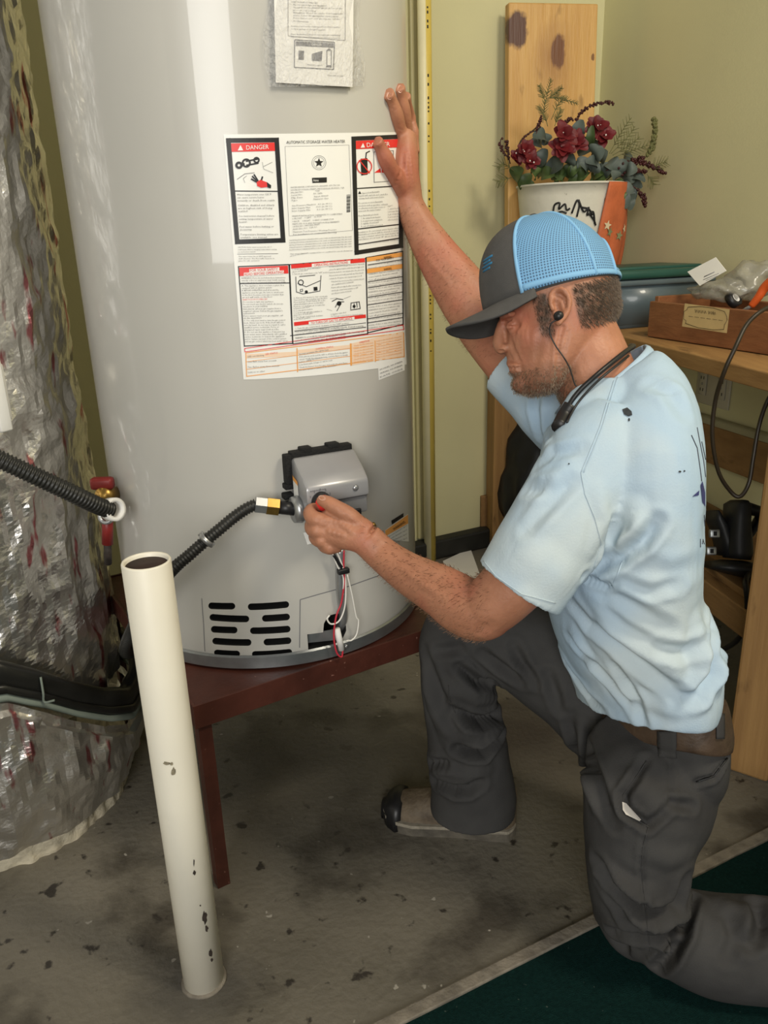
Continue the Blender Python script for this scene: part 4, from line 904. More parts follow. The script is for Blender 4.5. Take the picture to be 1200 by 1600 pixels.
# tote with green lid
MT['tote'] = mat('blue_grey_plastic', (0.085, 0.115, 0.13), 0.35, var=0.08, scale=6, coat=.2)
MT['lid'] = mat('dark_green_lid', (0.018, 0.075, 0.058), 0.4, var=0.1, scale=8)
t0 = PZ(958, 518, BZ + .001); tu = Vector((.93, .37, 0)).normalized(); tv = Vector((-tu.y, tu.x, 0))
TL, TWd, TH = .36, .25, .155
tc_ = t0 + tu * TL / 2 + tv * TWd / 2
to = empty('storage_tote', (tc_.x, tc_.y, BZ), 'blue grey plastic storage tote with dark green lid on the bench', 'tote')
ta = (tu, tv, Zv)
def taper(c, sx, sy, z0, z1, k, ax_, bev):
    bm = bmesh.new(); c = Vector((c.x, c.y, 0)); lo = []; hi = []
    for i, j in ((-1, -1), (1, -1), (1, 1), (-1, 1)):
        lo.append(bm.verts.new(c + ax_[0] * (i * sx / 2 * k) + ax_[1] * (j * sy / 2 * k) + Zv * z0)); hi.append(bm.verts.new(c + ax_[0] * (i * sx / 2) + ax_[1] * (j * sy / 2) + Zv * z1))
    bm.faces.new(lo[::-1]); bm.faces.new(hi)
    for i in range(4): bm.faces.new((lo[i], lo[(i + 1) % 4], hi[(i + 1) % 4], hi[i]))
    bmesh.ops.bevel(bm, geom=bm.edges[:], offset=bev, segments=3, affect='EDGES'); return bm_mesh(bm)
link('body', taper(tc_, TL - .03, TWd - .03, BZ + .001, BZ + TH - .02, .9, ta, .012), MT['tote'], to)
link('body_rim', box(Vector((tc_.x, tc_.y, BZ + TH - .03)), TL - .012, TWd - .012, .016, ta, .005), MT['tote'], to)
link('lid', box(Vector((tc_.x, tc_.y, BZ + TH - .008)), TL, TWd, .024, ta, .008), MT['lid'], to)
link('lid_panel', box(Vector((tc_.x, tc_.y, BZ + TH + .006)), TL - .07, TWd - .07, .010, ta, .004), MT['lid'], to)
# wooden crate
MT['crate'] = wood('stained_crate_wood', (0.165, 0.062, 0.024), (0.25, 0.10, 0.04), 1, 8, .5)
k0 = PZ(1011, 526, BZ + .001); ku = (PZ(1200, 556, BZ) - k0); ku.z = 0; ku.normalize(); kv = Vector((-ku.y, ku.x, 0)); CLn, CW_, CH = .46, .20, .088
if kv.x < 0: kv = -kv
cr = empty('wooden_crate', Vector((k0.x, k0.y, BZ)) + ku * CLn / 2 + kv * CW_ / 2, 'brown wooden crate with cream paper label full of plastic bags, on the bench', 'crate')
ka = (ku, kv, Zv); kc = Vector((k0.x, k0.y, BZ + .002 + CH / 2)) + ku * CLn / 2 + kv * CW_ / 2
link('front_board', box(kc - kv * (CW_ / 2 - .007), CLn, .014, CH, ka, .002), MT['crate'], cr, False)
link('back_board', box(kc + kv * (CW_ / 2 - .007), CLn, .014, CH, ka, .002), MT['crate'], cr, False)
for k in (-1, 1): link('end_board', box(kc + ku * (k * (CLn / 2 - .007)) + Zv * .006, .014, CW_ - .03, CH + .012, ka, .002), MT['crate'], cr, False)
link('base_board', box(kc - Zv * (CH / 2 - .006), CLn - .03, CW_ - .03, .010, ka), MT['crate'], cr, False)
kfp = k0 - kv * .0006; 
def KP(x, y, o=.0006): return PPL(x, y, Vector((k0.x, k0.y, 0)) - kv * o, kv)
ZC = lambda X, Y: (1040 + X / 7.5, 380 + Y / 7.5)
MT['cream'] = mat('cream_paper', (0.58, 0.43, 0.20), 0.6, var=0.06, scale=30)
pl_ = link('paper_label', mesh([KP(*ZC(*p)) for p in ((225, 705), (752, 775), (718, 1055), (192, 975))], [(0, 1, 2, 3)]), MT['cream'], cr, False)
MT['brownink'] = mat('brown_ink', (0.13, 0.09, 0.04), 0.6)
def kst(pts, r=.0009): return tube([KP(*ZC(*p), .0008) for p in pts], r, 5)
link('label_border', join(kst([(262, 750), (400, 742), (560, 760), (690, 800), (720, 860), (722, 900)]), kst([(722, 900), (690, 960), (682, 1010), (560, 1015), (380, 990), (235, 940)]), kst([(235, 940), (240, 905), (212, 890), (215, 800), (250, 780), (262, 750)])), MT['brownink'], pl_)
link('label_lettering', join(*[kst([(x, 775 + (x - 350) * .12), (x + 6, 815 + (x - 350) * .12), (x + 18, 780 + (x - 350) * .12), (x + 26, 812 + (x - 350) * .12)], .0006) for x in (345, 380, 415, 450, 500, 535, 560)] + [kst([(270 + 70 * i, 855 + 9 * i), (320 + 70 * i, 862 + 9 * i)], .0005) for i in range(6)]), MT['brownink'], pl_)
# crate contents
def ragged(c, r, seed, sq=(1, 1, .6), amp=.35):
    bm = bmesh.new(); bmesh.ops.create_icosphere(bm, subdivisions=4, radius=1.0)
    for v_ in bm.verts:
        d = 1 + amp * noise.noise(v_.co * 1.7 + Vector((seed, 0, 0))) + amp * .5 * abs(noise.noise(v_.co * 4 + Vector((0, seed, 0))))
        v_.co = Vector(c) + Vector((v_.co.x * r * sq[0] * d, v_.co.y * r * sq[1] * d, v_.co.z * r * sq[2] * d))
    return bm_mesh(bm)
zc = BZ + .085
fmB = mat('cloudy_plastic_bag', (0.34, 0.33, 0.28), 0.22, var=0.25, scale=25, alpha=.5, spec=.9)
for i, (x, y, tq, r, sq) in enumerate(((1135, 452, 0, .050, (1, 1, .5)), (1100, 455, 0, .036, (1, 1, .45)), (1175, 438, 0, .055, (1.0, 1, .75)), (1160, 460, 0, .030, (1.2, 1, .5)))):
    c_ = PPL(x, y, Vector((k0.x, k0.y, 0)) + kv * (.06 + .03 * i), kv)
    solo('plastic_bag', ragged(c_, r, i * 3.1, sq), fmB, ['crumpled clear plastic bag in the middle of the wooden crate', 'small flat clear plastic bag by the crate front, near its label', 'large bulging clear plastic bag at the back of the crate', 'small clear plastic bag beside the orange tool in the crate'][i], 'bag', 'plastic bags in the crate')
def KT(x, y, d): return PPL(x, y, Vector((k0.x, k0.y, 0)) + kv * d, kv)
cdm = prism([KT(*ZC(255, 335), .07), KT(*ZC(585, 165), .09), KT(*ZC(710, 325), .07), KT(*ZC(400, 500), .05)], kv, .0015)
cdo = empty('paper_card', KT(*ZC(480, 400), .07), 'white printed card sticking up from the wooden crate', 'card'); ORG[cdo.name] = KT(*ZC(480, 400), .07)
link('card', cdm, MT['paper'], cdo, False)
cpl_ = KT(*ZC(255, 335), .07); cn_ = (KT(*ZC(585, 165), .09) - cpl_).cross(KT(*ZC(400, 500), .05) - cpl_).normalized()
for (a_, b2, r) in (((450, 395), (570, 340), .0022), ((440, 430), (620, 355), .0013), ((470, 440), (600, 385), .0008)): link('print_line', tube([PPL(*ZC(*a_), cpl_, cn_) - VIEW * .0012, PPL(*ZC(*b2), cpl_, cn_) - VIEW * .0012], r * .6, 5), MT['grey_ink'], cdo)
MT['toolorange'] = mat('orange_plastic', (0.62, 0.10, 0.018), 0.4, var=0.08)
ot = [KT(1174, 478, .045), KT(1186, 463, .05), KT(1196, 448, .055), KT(1215, 432, .06)]
oto = empty('orange_handled_tool', ot[0], 'tool with a bright orange handle lying in the wooden crate', 'tool'); ORG[oto.name] = ot[0].copy()
link('handle', tube(spline(ot, 6), [.008 + .004 * (i / 18) for i in range(19)], 12), MT['toolorange'], oto)
link('shank', tube([ot[0], KT(1150, 492, .05)], .004, 10), MT['steel'], oto)
blk = KT(1146, 468, .045); rl = empty('black_tape_roll', blk, 'black tape roll lying among the bags in the crate', 'roll'); ORG[rl.name] = blk.copy()
link('tape', lathe([(.010, -.008), (.019, -.008), (.019, .008), (.010, .008)], blk, 28, (-VIEW + RIGHT * .7 + Zv * .6).normalized(), True), MT['blackplastic'], rl)
link('core', lathe([(.0088, -.0085), (.0102, -.0085), (.0102, .0085), (.0088, .0085)], blk, 28, (-VIEW + RIGHT * .7 + Zv * .6).normalized(), True), MT['paper'], rl)
# ---- cords and things below the bench
MT['cord'] = mat('dark_brown_cord', (0.022, 0.015, 0.008), 0.45, var=0.2)
cq = [(1205, 478, 1.50), (1184, 490, 1.49), (1165, 510, 1.49), (1148, 545, 1.485), (1132, 580, 1.50), (1118, 625, 1.54), (1113, 680, 1.57), (1122, 735, 1.60), (1140, 766, 1.62), (1156, 776, 1.62), (1170, 755, 1.62), (1177, 715, 1.61), (1186, 665, 1.60), (1200, 625, 1.58), (1225, 585, 1.56)]
cdp = [PT(*p) for p in cq]
solo('hanging_power_cord', tube(spline(cdp, 10), .0042, 10), MT['cord'], 'dark power cord hanging in a loop over the bench front edge', 'cord')
MT['blacktool'] = mat('black_tool_plastic', (0.010, 0.011, 0.013), 0.5, var=0.3, scale=25)
TT = 1.92
def TP(X, Y, t=TT): return PT(1060 + X / 5.714, 740 + Y / 5.714, t)
sh = BP(0, .2, SZ + .033)
ptl = empty('black_power_tool', TP(560, 900), 'black power tool with a pistol grip standing on the lower bench shelf', 'power tool'); ORG[ptl.name] = TP(560, 900)
def loftpx(st, t0_, dep, seg=16):
    """stations (X,Y,halfwidth) in tool zoom px"""
    pts = [TP(x, y, t0_) for x, y, _ in st]; v = []; f = []
    for i, (p, s_) in enumerate(zip(pts, st)):
        T = (pts[min(i + 1, len(pts) - 1)] - pts[max(i - 1, 0)]).normalized(); S = T.cross(VIEW).normalized(); D = S.cross(T).normalized(); r_ = s_[2] / 5.714 * t0_ / F
        for k in range(seg): a_ = 2 * math.pi * k / seg; v.append(p + S * (r_ * math.copysign(abs(math.cos(a_)) ** .7, math.cos(a_))) + D * (dep * math.copysign(abs(math.sin(a_)) ** .7, math.sin(a_))))
    for i in range(len(st) - 1):
        for k in range(seg): f.append((i * seg + k, i * seg + (k + 1) % seg, (i + 1) * seg + (k + 1) % seg, (i + 1) * seg + k))
    f.append(tuple(range(seg))[::-1]); f.append(tuple(range((len(st) - 1) * seg, len(st) * seg))); return mesh(v, f)
link('motor_body', loftpx([(540, 240, 30), (530, 280, 95), (520, 400, 90), (520, 560, 105), (525, 700, 110), (520, 760, 90)], TT, .045), MT['blacktool'], ptl)
link('grip', loftpx([(560, 300, 60), (650, 320, 50), (720, 340, 45), (760, 360, 20)], TT - .01, .03), MT['blacktool'], ptl)
link('trigger_guard', loftpx([(740, 350, 20), (690, 450, 26), (640, 530, 30), (580, 600, 30)], TT - .01, .018), MT['blacktool'], ptl)
link('foot', loftpx([(300, 820, 30), (420, 830, 60), (560, 850, 75), (700, 870, 70)], TT, .07), MT['blacktool'], ptl)
link('cap', loftpx([(300, 330, 20), (320, 400, 45), (360, 480, 55), (400, 600, 60), (420, 720, 60)], TT + .02, .04), MT['blacktool'], ptl)
for i, (X, Y) in enumerate(((320, 535), (290, 690))):
    c_ = TP(X, Y, TT - .05); bk = empty('metal_clip', c_, ['upper silver metal clip beside the black power tool', 'lower silver metal clip beside the black power tool'][i], 'clip', 'metal clips by the power tool'); ORG[bk.name] = c_.copy()
    link('plate', box(c_, .024, .012, .020, (RIGHT, VIEW, -DOWN), .003), MT['galv'], bk)
    link('slot', box(c_ - VIEW * .006, .008, .003, .010, (RIGHT, VIEW, -DOWN), .001), MT['dark'], bk)
solo('black_tool_cable', tube(spline([TP(640, 880, 1.86), TP(600, 960, 1.80), TP(610, 1080, 1.79), TP(615, 1240, 1.80), TP(590, 1380, 1.82), TP(520, 1490, 1.86), TP(420, 1560, 1.92), TP(330, 1580, 1.98)], 8), .0062, 10), MT['blackplastic'], 'thick black cable drooping from the lower bench shelf', 'cable')
# dark things in the shade behind the far leg
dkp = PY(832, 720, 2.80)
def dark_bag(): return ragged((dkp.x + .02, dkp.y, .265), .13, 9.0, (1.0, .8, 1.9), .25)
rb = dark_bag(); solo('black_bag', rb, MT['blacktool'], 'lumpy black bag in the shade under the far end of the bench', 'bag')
pp = PPL(712, 880, Vector((0, 0, .0)), Vector((0, 0, 1)))
pv = [PZ(692, 878, 0.002), PZ(735, 858, 0.002), PZ(752, 905, 0.002), PZ(735, 925, 0.002), PZ(700, 900, .002)]
solo('white_sheet', prism(pv, (0, 0, 1), .004), MT['paper'], 'white sheet lying on the floor by the black base strip', 'sheet', smooth=False)
# ================================================================== the kneeling man
def TZ(x, y, z): r = ray(x, y); return (z - HC) / r[2]
def rayn(x, y): return Vector(ray(x, y)).normalized()
def crom(st, n):
    st = [np.array(s, float) for s in st]; P = [2 * st[0] - st[1]] + st + [2 * st[-1] - st[-2]]; out = []
    for i in range(1, len(P) - 2):
        for k in range(n):
            t = k / n; a, b, c, d = P[i - 1], P[i], P[i + 1], P[i + 2]
            out.append(.5 * (2 * b + (c - a) * t + (2 * a - 5 * b + 4 * c - d) * t * t + (3 * b - a - 3 * c + d) * t ** 3))
    out.append(st[-1]); return out
def ringloft(rings):
    seg = len(rings[0]); v = [p for r in rings for p in r]; f = []
    for i in range(len(rings) - 1):
        for k in range(seg): f.append((i * seg + k, i * seg + (k + 1) % seg, (i + 1) * seg + (k + 1) % seg, (i + 1) * seg + k))
    f.append(tuple(range(seg))[::-1]); f.append(tuple(range((len(rings) - 1) * seg, len(rings) * seg))); return mesh(v, f)
def limb(st, n=5, seg=24, D=None, pw=1.0, cup=0.0):
    """stations (x px, y px, camera depth m, half width px, depth radius m)"""
    q = crom(st, n); pts = [PT(s[0], s[1], s[2]) for s in q]; rings = []
    for i, (p, s) in enumerate(zip(pts, q)):
        T = (pts[min(i + 1, len(pts) - 1)] - pts[max(i - 1, 0)]).normalized()
        V_ = (p - Vector(CAM)).normalized(); S = T.cross(V_)
        if S.length < 1e-4: S = RIGHT.copy()
        S.normalize(); Dv = D if D is not None else S.cross(T).normalized()
        a_ = s[3] * s[2] / F; b_2 = s[4]; r = []
        for k in range(seg):
            t = 2 * math.pi * k / seg; c, sn = math.cos(t), math.sin(t)
            if pw != 1.0: c = math.copysign(abs(c) ** pw, c); sn = math.copysign(abs(sn) ** pw, sn)
            r.append(p + S * (a_ * c) + Dv * (b_2 * sn))
        rings.append(r)
    if cup:
        for k_, back_ in ((.985, -.002), (.90, 0.0), (.87, .012), (.85, .045)):
            c0_ = pts[-1]; rings.append([c0_ + (p - c0_) * k_ - T * back_ for p in rings[len(q) - 1]])
    return ringloft(rings)
def ball(c, r, sx=1, sy=1, sz=1, ax=None):
    bm = bmesh.new(); bmesh.ops.create_icosphere(bm, subdivisions=3, radius=1.0); u, v_, w_ = ax or (RIGHT, VIEW, -DOWN)
    for q in bm.verts: q.co = Vector(c) + u * (q.co.x * r * sx) + v_ * (q.co.y * r * sy) + w_ * (q.co.z * r * sz)
    return bm_mesh(bm)
def fuse(mes, voxel, smooth=4, fac=.5):
    me = join(*mes); o = bpy.data.objects.new('tmp', me); COL.objects.link(o)
    m_ = o.modifiers.new('r', 'REMESH'); m_.mode = 'VOXEL'; m_.voxel_size = voxel; m_.use_smooth_shade = True
    if smooth: s_ = o.modifiers.new('s', 'SMOOTH'); s_.factor = fac; s_.iterations = smooth
    bpy.context.view_layer.update(); out = bpy.data.meshes.new_from_object(o.evaluated_get(bpy.context.evaluated_depsgraph_get()))
    bpy.data.objects.remove(o); bpy.data.meshes.remove(me); return out
def vget(me): a = np.empty(len(me.vertices) * 3); me.vertices.foreach_get('co', a); return a.reshape(-1, 3)
def nget(me): a = np.empty(len(me.vertices) * 3); me.vertices.foreach_get('normal', a); return a.reshape(-1, 3)
def vset(me, co): me.vertices.foreach_set('co', co.reshape(-1)); me.update()
def bvh_of(me): return BVHTree.FromPolygons([v.co for v in me.vertices], [tuple(p.vertices) for p in me.polygons])
def cast(b, x, y):
    h = b.ray_cast(Vector(CAM), rayn(x, y)); return h
def folds(me, lst):
    """lst: (pixel polyline, width m, depth m) ; grooves negative"""
    b = bvh_of(me); co = vget(me); nr = nget(me); disp = np.zeros(len(co))
    for pl, wd, dp in lst:
        q = []
        for a_, c_ in zip(pl, pl[1:]):
            L = max(2, int(math.hypot(c_[0] - a_[0], c_[1] - a_[1]) / 6))
            for k in range(L): q.append((a_[0] + (c_[0] - a_[0]) * k / L, a_[1] + (c_[1] - a_[1]) * k / L))
        q.append(pl[-1])
        hits = []
        for i, p in enumerate(q):
            h = cast(b, *p)
            if h[0]: hits.append((np.array(h[0]), math.sin(math.pi * (i + .7) / (len(q) + .4)) ** .5))
        if not hits: continue
        best = np.full(len(co), 9.0); ww = np.zeros(len(co))
        for p, s in hits:
            d = np.linalg.norm(co - p, axis=1); m_ = d < best; best[m_] = d[m_]; ww[m_] = s
        g = best / wd; disp += dp * ww * (np.exp(-g * g) - .45 * np.exp(-((g - 1.7) / .7) ** 2))
    vset(me, co + nr * disp[:, None])
def wobble(me, amp, k):
    co = vget(me); nr = nget(me); d = np.array([noise.noise(Vector(p) * k) + .5 * noise.noise(Vector(p) * k * 2.3) for p in co]); vset(me, co + nr * (amp * d)[:, None])
root_p = PZ(880, 1330, 0)
man = empty('person', root_p, 'man kneeling in light blue t-shirt, dark trousers and blue mesh cap beside the heater', 'person')

# ---------------------------------------------------------------- materials
MT['skin'] = mat('sun_reddened_skin', (0.35, 0.150, 0.085), 0.5, col2=(0.45, 0.205, 0.120), scale=26, bump=0.12, bscale=220, sss=.08)
overlay(MT['skin'], noise_mask(MT['skin'], 9, .50, .68, seed=1.3), (0.40, 0.135, 0.082))
at = node(MT['skin'], 'ShaderNodeAttribute'); at.attribute_name = 'hairmask'
overlay(MT['skin'], at.outputs['Fac'], (0.10, 0.062, 0.040))
MT['shirt'] = mat('pale_blue_cotton', (0.355, 0.485, 0.62), 0.85, col2=(0.41, 0.535, 0.655), scale=5, bump=0.1, bscale=350, spec=.2)
overlay(MT['shirt'], noise_mask(MT['shirt'], 4.5, .46, .66, seed=6.0), (0.50, 0.58, 0.615))
MT['trousers'] = mat('charcoal_work_cloth', (0.036, 0.035, 0.035), 0.85, col2=(0.054, 0.053, 0.052), scale=12, bump=0.12, bscale=420, spec=.25)
MT['leather'] = mat('worn_brown_leather', (0.045, 0.028, 0.018), 0.5, col2=(0.085, 0.055, 0.035), scale=30, bump=.2)
MT['boot'] = mat('dusty_boot_leather', (0.060, 0.042, 0.026), 0.65, col2=(0.15, 0.115, 0.075), scale=28, bump=.3, bscale=90)
MT['bootsole'] = mat('worn_boot_sole', (0.06, 0.053, 0.042), 0.7, col2=(0.13, 0.115, 0.09), scale=35, bump=.3)
MT['welt'] = mat('pale_stitched_welt', (0.24, 0.215, 0.17), 0.7, var=.3, scale=60, bump=.3)
MT['caprgrey'] = mat('charcoal_twill', (0.070, 0.068, 0.066), 0.85, var=.08, scale=60, bump=.15, bscale=600)
MT['capblue'] = mat('sky_blue_mesh', (0.16, 0.36, 0.60), 0.75, var=.05, scale=20)
MT['bluecloth'] = mat('sky_blue_tape', (0.20, 0.42, 0.66), 0.75, var=.05, scale=30)
MT['hair'] = mat('short_brown_hair', (0.060, 0.040, 0.026), 0.6, col2=(0.15, 0.11, 0.075), scale=300)
MT['armhair'] = mat('fine_arm_hair', (0.19, 0.10, 0.055), 0.6, var=.2)
MT['beard'] = mat('grizzled_beard', (0.14, 0.095, 0.060), 0.6, col2=(0.36, 0.28, 0.20), scale=250)

# ---------------------------------------------------------------- body (head, neck, arms, hands): one surface
TH_ = 1.215
def hsec(f_, b_, w_, e=0.0, seg=32, t=TH_):
    pf, pb = PT(f_[0], f_[1], t), PT(b_[0], b_[1], t); c = (pf + pb) / 2; A = (pf - pb) / 2; r = []
    for k in range(seg):
        an = 2 * math.pi * k / seg; cs, sn = math.cos(an), math.sin(an); r.append(c + A * cs + VIEW * (w_ * sn * (1 - e * cs)))
    return r
secs = [((842, 372), (872, 366), .018, 0), ((812, 386), (905, 374), .045, 0), ((790, 408), (932, 396), .062, 0), ((776, 442), (952, 420), .072, .05), ((777, 475), (961, 448), .0755, .08), ((784, 496), (963, 470), .0755, .12),
        ((788, 511), (964, 484), .0745, .15), ((789, 530), (955, 503), .072, .18), ((790, 545), (945, 525), .0695, .2), ((792, 558), (930, 545), .066, .24), ((798, 571), (915, 563), .061, .26), ((803, 584), (900, 578), .056, .26), ((807, 598), (888, 593), .049, .25), ((815, 610), (876, 605), .040, .2), ((828, 618), (864, 613), .024, .1)]
arr = [tuple([*f_, *b_, w_, e]) for f_, b_, w_, e in secs]
arr = crom(arr, 4)
head = ringloft([hsec(a_[:2], a_[2:4], a_[4], a_[5]) for a_ in arr])
B = [head]
B.append(limb([(893, 500, TH_, 58, .058), (908, 540, 1.214, 62, .060), (926, 580, 1.212, 62, .064), (942, 618, 1.212, 62, .060), (956, 655, 1.212, 56, .058)], 5))
# nose, brow, lips, chin, cheek
B.append(limb([(787, 496, TH_, 5, .006), (784, 508, TH_, 8, .008), (781, 522, TH_, 9.5, .010), (780, 536, TH_, 10.5, .0135), (783, 546, TH_, 9, .0135), (789, 551, TH_, 4, .009)], 5, 16))
for sgn in (-1, 1):
    B.append(ball(PT(789, 544, TH_ + sgn * .0125), .0085, 1.1, .8, .8))
    B.append(limb([(785, 495, TH_ + sgn * .008, 5, .006), (789, 492, TH_ + sgn * .030, 6, .008), (801, 490, TH_ + sgn * .052, 5, .008)], 4, 12))
    B.append(ball(PT(800, 509, TH_ + sgn * .028), .0085, 1, 1, .8))
    B.append(limb([(799, 570, TH_, 6, .01), (801, 571, TH_ + sgn * .012, 5, .008), (811, 573, TH_ + sgn * .026, 2.5, .004)], 4, 10))
    B.append(limb([(803, 579, TH_, 6, .01), (805, 580, TH_ + sgn * .011, 5.5, .008), (813, 577, TH_ + sgn * .024, 2.5, .004)], 4, 10))
    # ear
    te = TH_ + sgn * .080
    hx = [(866, 484), (861, 473), (861, 461), (868, 453), (879, 452), (887, 460), (890, 473), (887, 487), (880, 498), (874, 506), (869, 502)]
    B.append(tube(spline([PT(x, y, te + sgn * (.010 if x > 872 else .002)) for x, y in hx], 5), .0042, 10))
    B.append(limb([(873, 458, te, 9, .004), (875, 474, te, 13, .005), (874, 490, te, 9, .005), (872, 503, te, 6, .006)], 4, 14))
B.append(ball(PT(818, 600, TH_), .020, .9, 1.1, .8))
# left arm (near): upper arm, forearm, hand at the knob
B.append(limb([(930, 735, 1.13, 54, .05), (895, 795, 1.105, 56, .052), (845, 865, 1.095, 54, .050), (800, 915, 1.105, 50, .047), (765, 948, 1.125, 46, .044), (748, 962, 1.135, 36, .036)], 5))
KN = VV(-.034, .097, -.008); kq = MW.T @ (np.array(KN) - CAM); KX, KY, KTt = 600 + F * kq[0] / kq[2], 800 + F * kq[1] / kq[2], kq[2]
dx, dy = KX - 503, KY - 778
HT = KTt - .012
B.append(limb([(775, 946, 1.12, 42, .040), (752, 955, 1.135, 47, .045), (722, 945, 1.16, 46, .044), (690, 924, 1.185, 41, .039), (640, 897, 1.23, 33, .032), (600, 868, 1.262, 27.5, .026), (572, 842, HT - .014, 26.5, .022)], 5))
HL = []
def H(x, y, o=0.0, hw=10.0): return (x + dx, y + dy, HT + o, hw, hw * HT / F)
HL.append(limb([(572, 842, HT - .014, 26.5, .021), (555 + dx * .5, 829 + dy * .5, HT - .012, 29, .019), (535 + dx, 818 + dy, HT - .008, 31, .018), (513 + dx, 813 + dy, HT - .004, 29, .017), (497 + dx, 812 + dy, HT, 24, .014)], 5))
HL.append(limb([H(556, 812, -.010, 15), H(540, 796, -.016, 14.5), H(520, 783, -.016, 12.5), H(504, 774, -.010, 11), H(493, 771, -.002, 8)], 4, 14))
HL.append(limb([H(508, 806, -.008, 13.5), H(487, 801, -.010, 13), H(479, 793, -.002, 11.5), H(482, 786, .012, 10.5), H(492, 783, .020, 8.5)], 4, 14))
HL.append(limb([H(508, 820, -.004, 13.5), H(488, 819, -.004, 13), H(481, 813, .008, 11.5), H(484, 805, .024, 10.5), H(492, 799, .034, 8.5)], 4, 14))
HL.append(limb([H(514, 832, .0, 12.5), H(495, 834, .002, 12), H(487, 829, .014, 11), H(488, 821, .030, 10), H(494, 816, .040, 8)], 4, 14))
HL.append(limb([H(526, 842, .0, 11), H(508, 846, .004, 10.5), H(499, 842, .014, 9.5), H(498, 834, .028, 8.5), H(503, 829, .036, 7)], 4, 14))
for (x, y, o) in ((489, 801, -.012), (490, 819, -.008), (497, 834, -.002), (510, 845, .0)): HL.append(ball(PT(x + dx, y + dy, HT + o), .0125))
B += HL
# right arm (far) raised, hand flat against the tank
B.append(limb([(900, 652, 1.33, 54, .052), (850, 607, 1.365, 58, .055), (805, 562, 1.385, 50, .048), (765, 516, 1.40, 46, .044), (725, 460, 1.405, 43, .041), (684, 400, 1.405, 33.5, .034), (652, 346, 1.40, 25, .027), (637, 310, 1.395, 20.5, .025)], 5))
def cylt(x, y):
    p = cyl(min(x, 640), y); return (MW.T @ (np.array(p) - CAM))[2]
B.append(limb([(640, 322, 1.395, 21, .024), (637, 300, 1.39, 22, .027), (633, 272, cylt(628, 270) - .010, 22, .032), (633, 245, cylt(628, 245) - .006, 21, .034), (634, 214, cylt(630, 214) - .004, 17, .030)], 5))
def fing(pts, r0, r1, lift=.8):
    st = []
    for i, (x, y) in enumerate(pts):
        r = (r0 + (r1 - r0) * i / (len(pts) - 1)) * (1 + .08 * math.cos(i * math.pi)); st.append((x, y, cylt(x, y) - r * lift * 1.36 / F, r, r * 1.36 / F))
    return limb(st, 4, 14)
for x, y in ((628, 214), (636, 212), (642, 216)): B.append(ball(PT(x, y, cylt(x, y) - .012), .0115))
B.append(fing([(631, 232), (625, 205), (619, 180), (612, 158), (606, 145)], 12.5, 9.8))
B.append(fing([(637, 232), (634, 200), (630, 172), (626, 150), (623, 135)], 12.5, 9.8))
B.append(fing([(641, 234), (640, 205), (638, 182), (635, 162), (633, 149)], 11.5, 9, 1.2))
B.append(fing([(646, 240), (646, 222), (645, 205), (643, 192), (642, 182)], 10, 8, 1.6))
B.append(fing([(627, 292), (612, 268), (602, 248), (594, 230), (588, 219)], 16, 9.5))
# hidden core so the whole body is one figure
B.append(limb([(950, 640, 1.212, 60, .07), (958, 700, 1.20, 74, .11), (958, 850, 1.215, 78, .11), (975, 950, 1.24, 70, .10), (990, 1010, 1.26, 60, .09)], 4))
B.append(limb([(950, 700, 1.28, 45, .045), (905, 660, 1.32, 52, .05), (870, 625, 1.35, 52, .05)], 4)); B.append(limb([(952, 705, 1.17, 45, .045), (930, 735, 1.13, 52, .05)], 4))
body_me = fuse(B, .0026, 6, .5)
# eye groove, nostril, mouth line, neck creases, ear hollow, nails are grooves in that surface
folds(body_me, [([(806, 524), (818, 526), (830, 524)], .016, .0045), ([(800, 505), (806, 508)], .007, -.004), ([(788, 503), (796, 505), (804, 507)], .0028, -.003), ([(790, 513), (797, 515), (804, 513)], .0025, -.0018), ([(781, 549), (785, 549)], .0022, -.004), ([(797, 575), (808, 575), (813, 576)], .0025, -.003),
                ([(800, 530), (803, 548), (811, 566), (818, 585)], .004, -.0022), ([(868, 474), (872, 482), (874, 490)], .004, -.005), ([(880, 505), (873, 540), (872, 575), (868, 606)], .004, -.003), ([(886, 520), (880, 550), (878, 580)], .0035, -.002),
                ([(875, 460), (883, 466), (884, 480)], .0025, -.002), ([(798, 500), (806, 503), (812, 510)], .003, -.0015), ([(846, 520), (840, 550), (835, 575)], .006, -.0012),
                ([(618, 290), (628, 262), (632, 235)], .004, -.0015), ([(608, 168), (618, 172)], .0018, -.001), ([(619, 200), (628, 203)], .0018, -.001), ([(540, 800 + dy), (560, 815 + dy)], .005, -.002), ([(505 + dx, 800 + dy), (525 + dx, 806 + dy), (545 + dx, 822 + dy)], .004, .0018), ([(508 + dx, 820 + dy), (530 + dx, 826 + dy)], .004, .0015),
                ([(700, 935), (660, 912), (620, 880)], .006, .0015), ([(660, 395), (700, 440)], .006, .001), ([(633, 240), (640, 290)], .003, .0015), ([(641, 240), (646, 290)], .003, .0012), ([(750, 985), (765, 975)], .008, -.002)])
hm = np.zeros(len(body_me.vertices)); co = vget(body_me)
CF = (RIGHT * -.973 + DOWN * .23).normalized(); CU = (RIGHT * -.23 - DOWN * .973).normalized(); CO = PT(862, 462, TH_); K = TH_ / F
rel = co - np.array(CO); fpx = rel @ np.array(CF) / K; upx = rel @ np.array(CU) / K; lpx = np.abs(rel @ np.array(VIEW)) / K
fpx = fpx - 17 * np.minimum(lpx / 78, 1.1); upx = upx + 21 * np.minimum(lpx / 78, 1.1)
sm = lambda a, b, x: np.clip((x - a) / (b - a), 0, 1) ** 2 * (3 - 2 * np.clip((x - a) / (b - a), 0, 1))
isear = (lpx > 79) & (fpx > -32) & (fpx < 7) & (upx < 14)
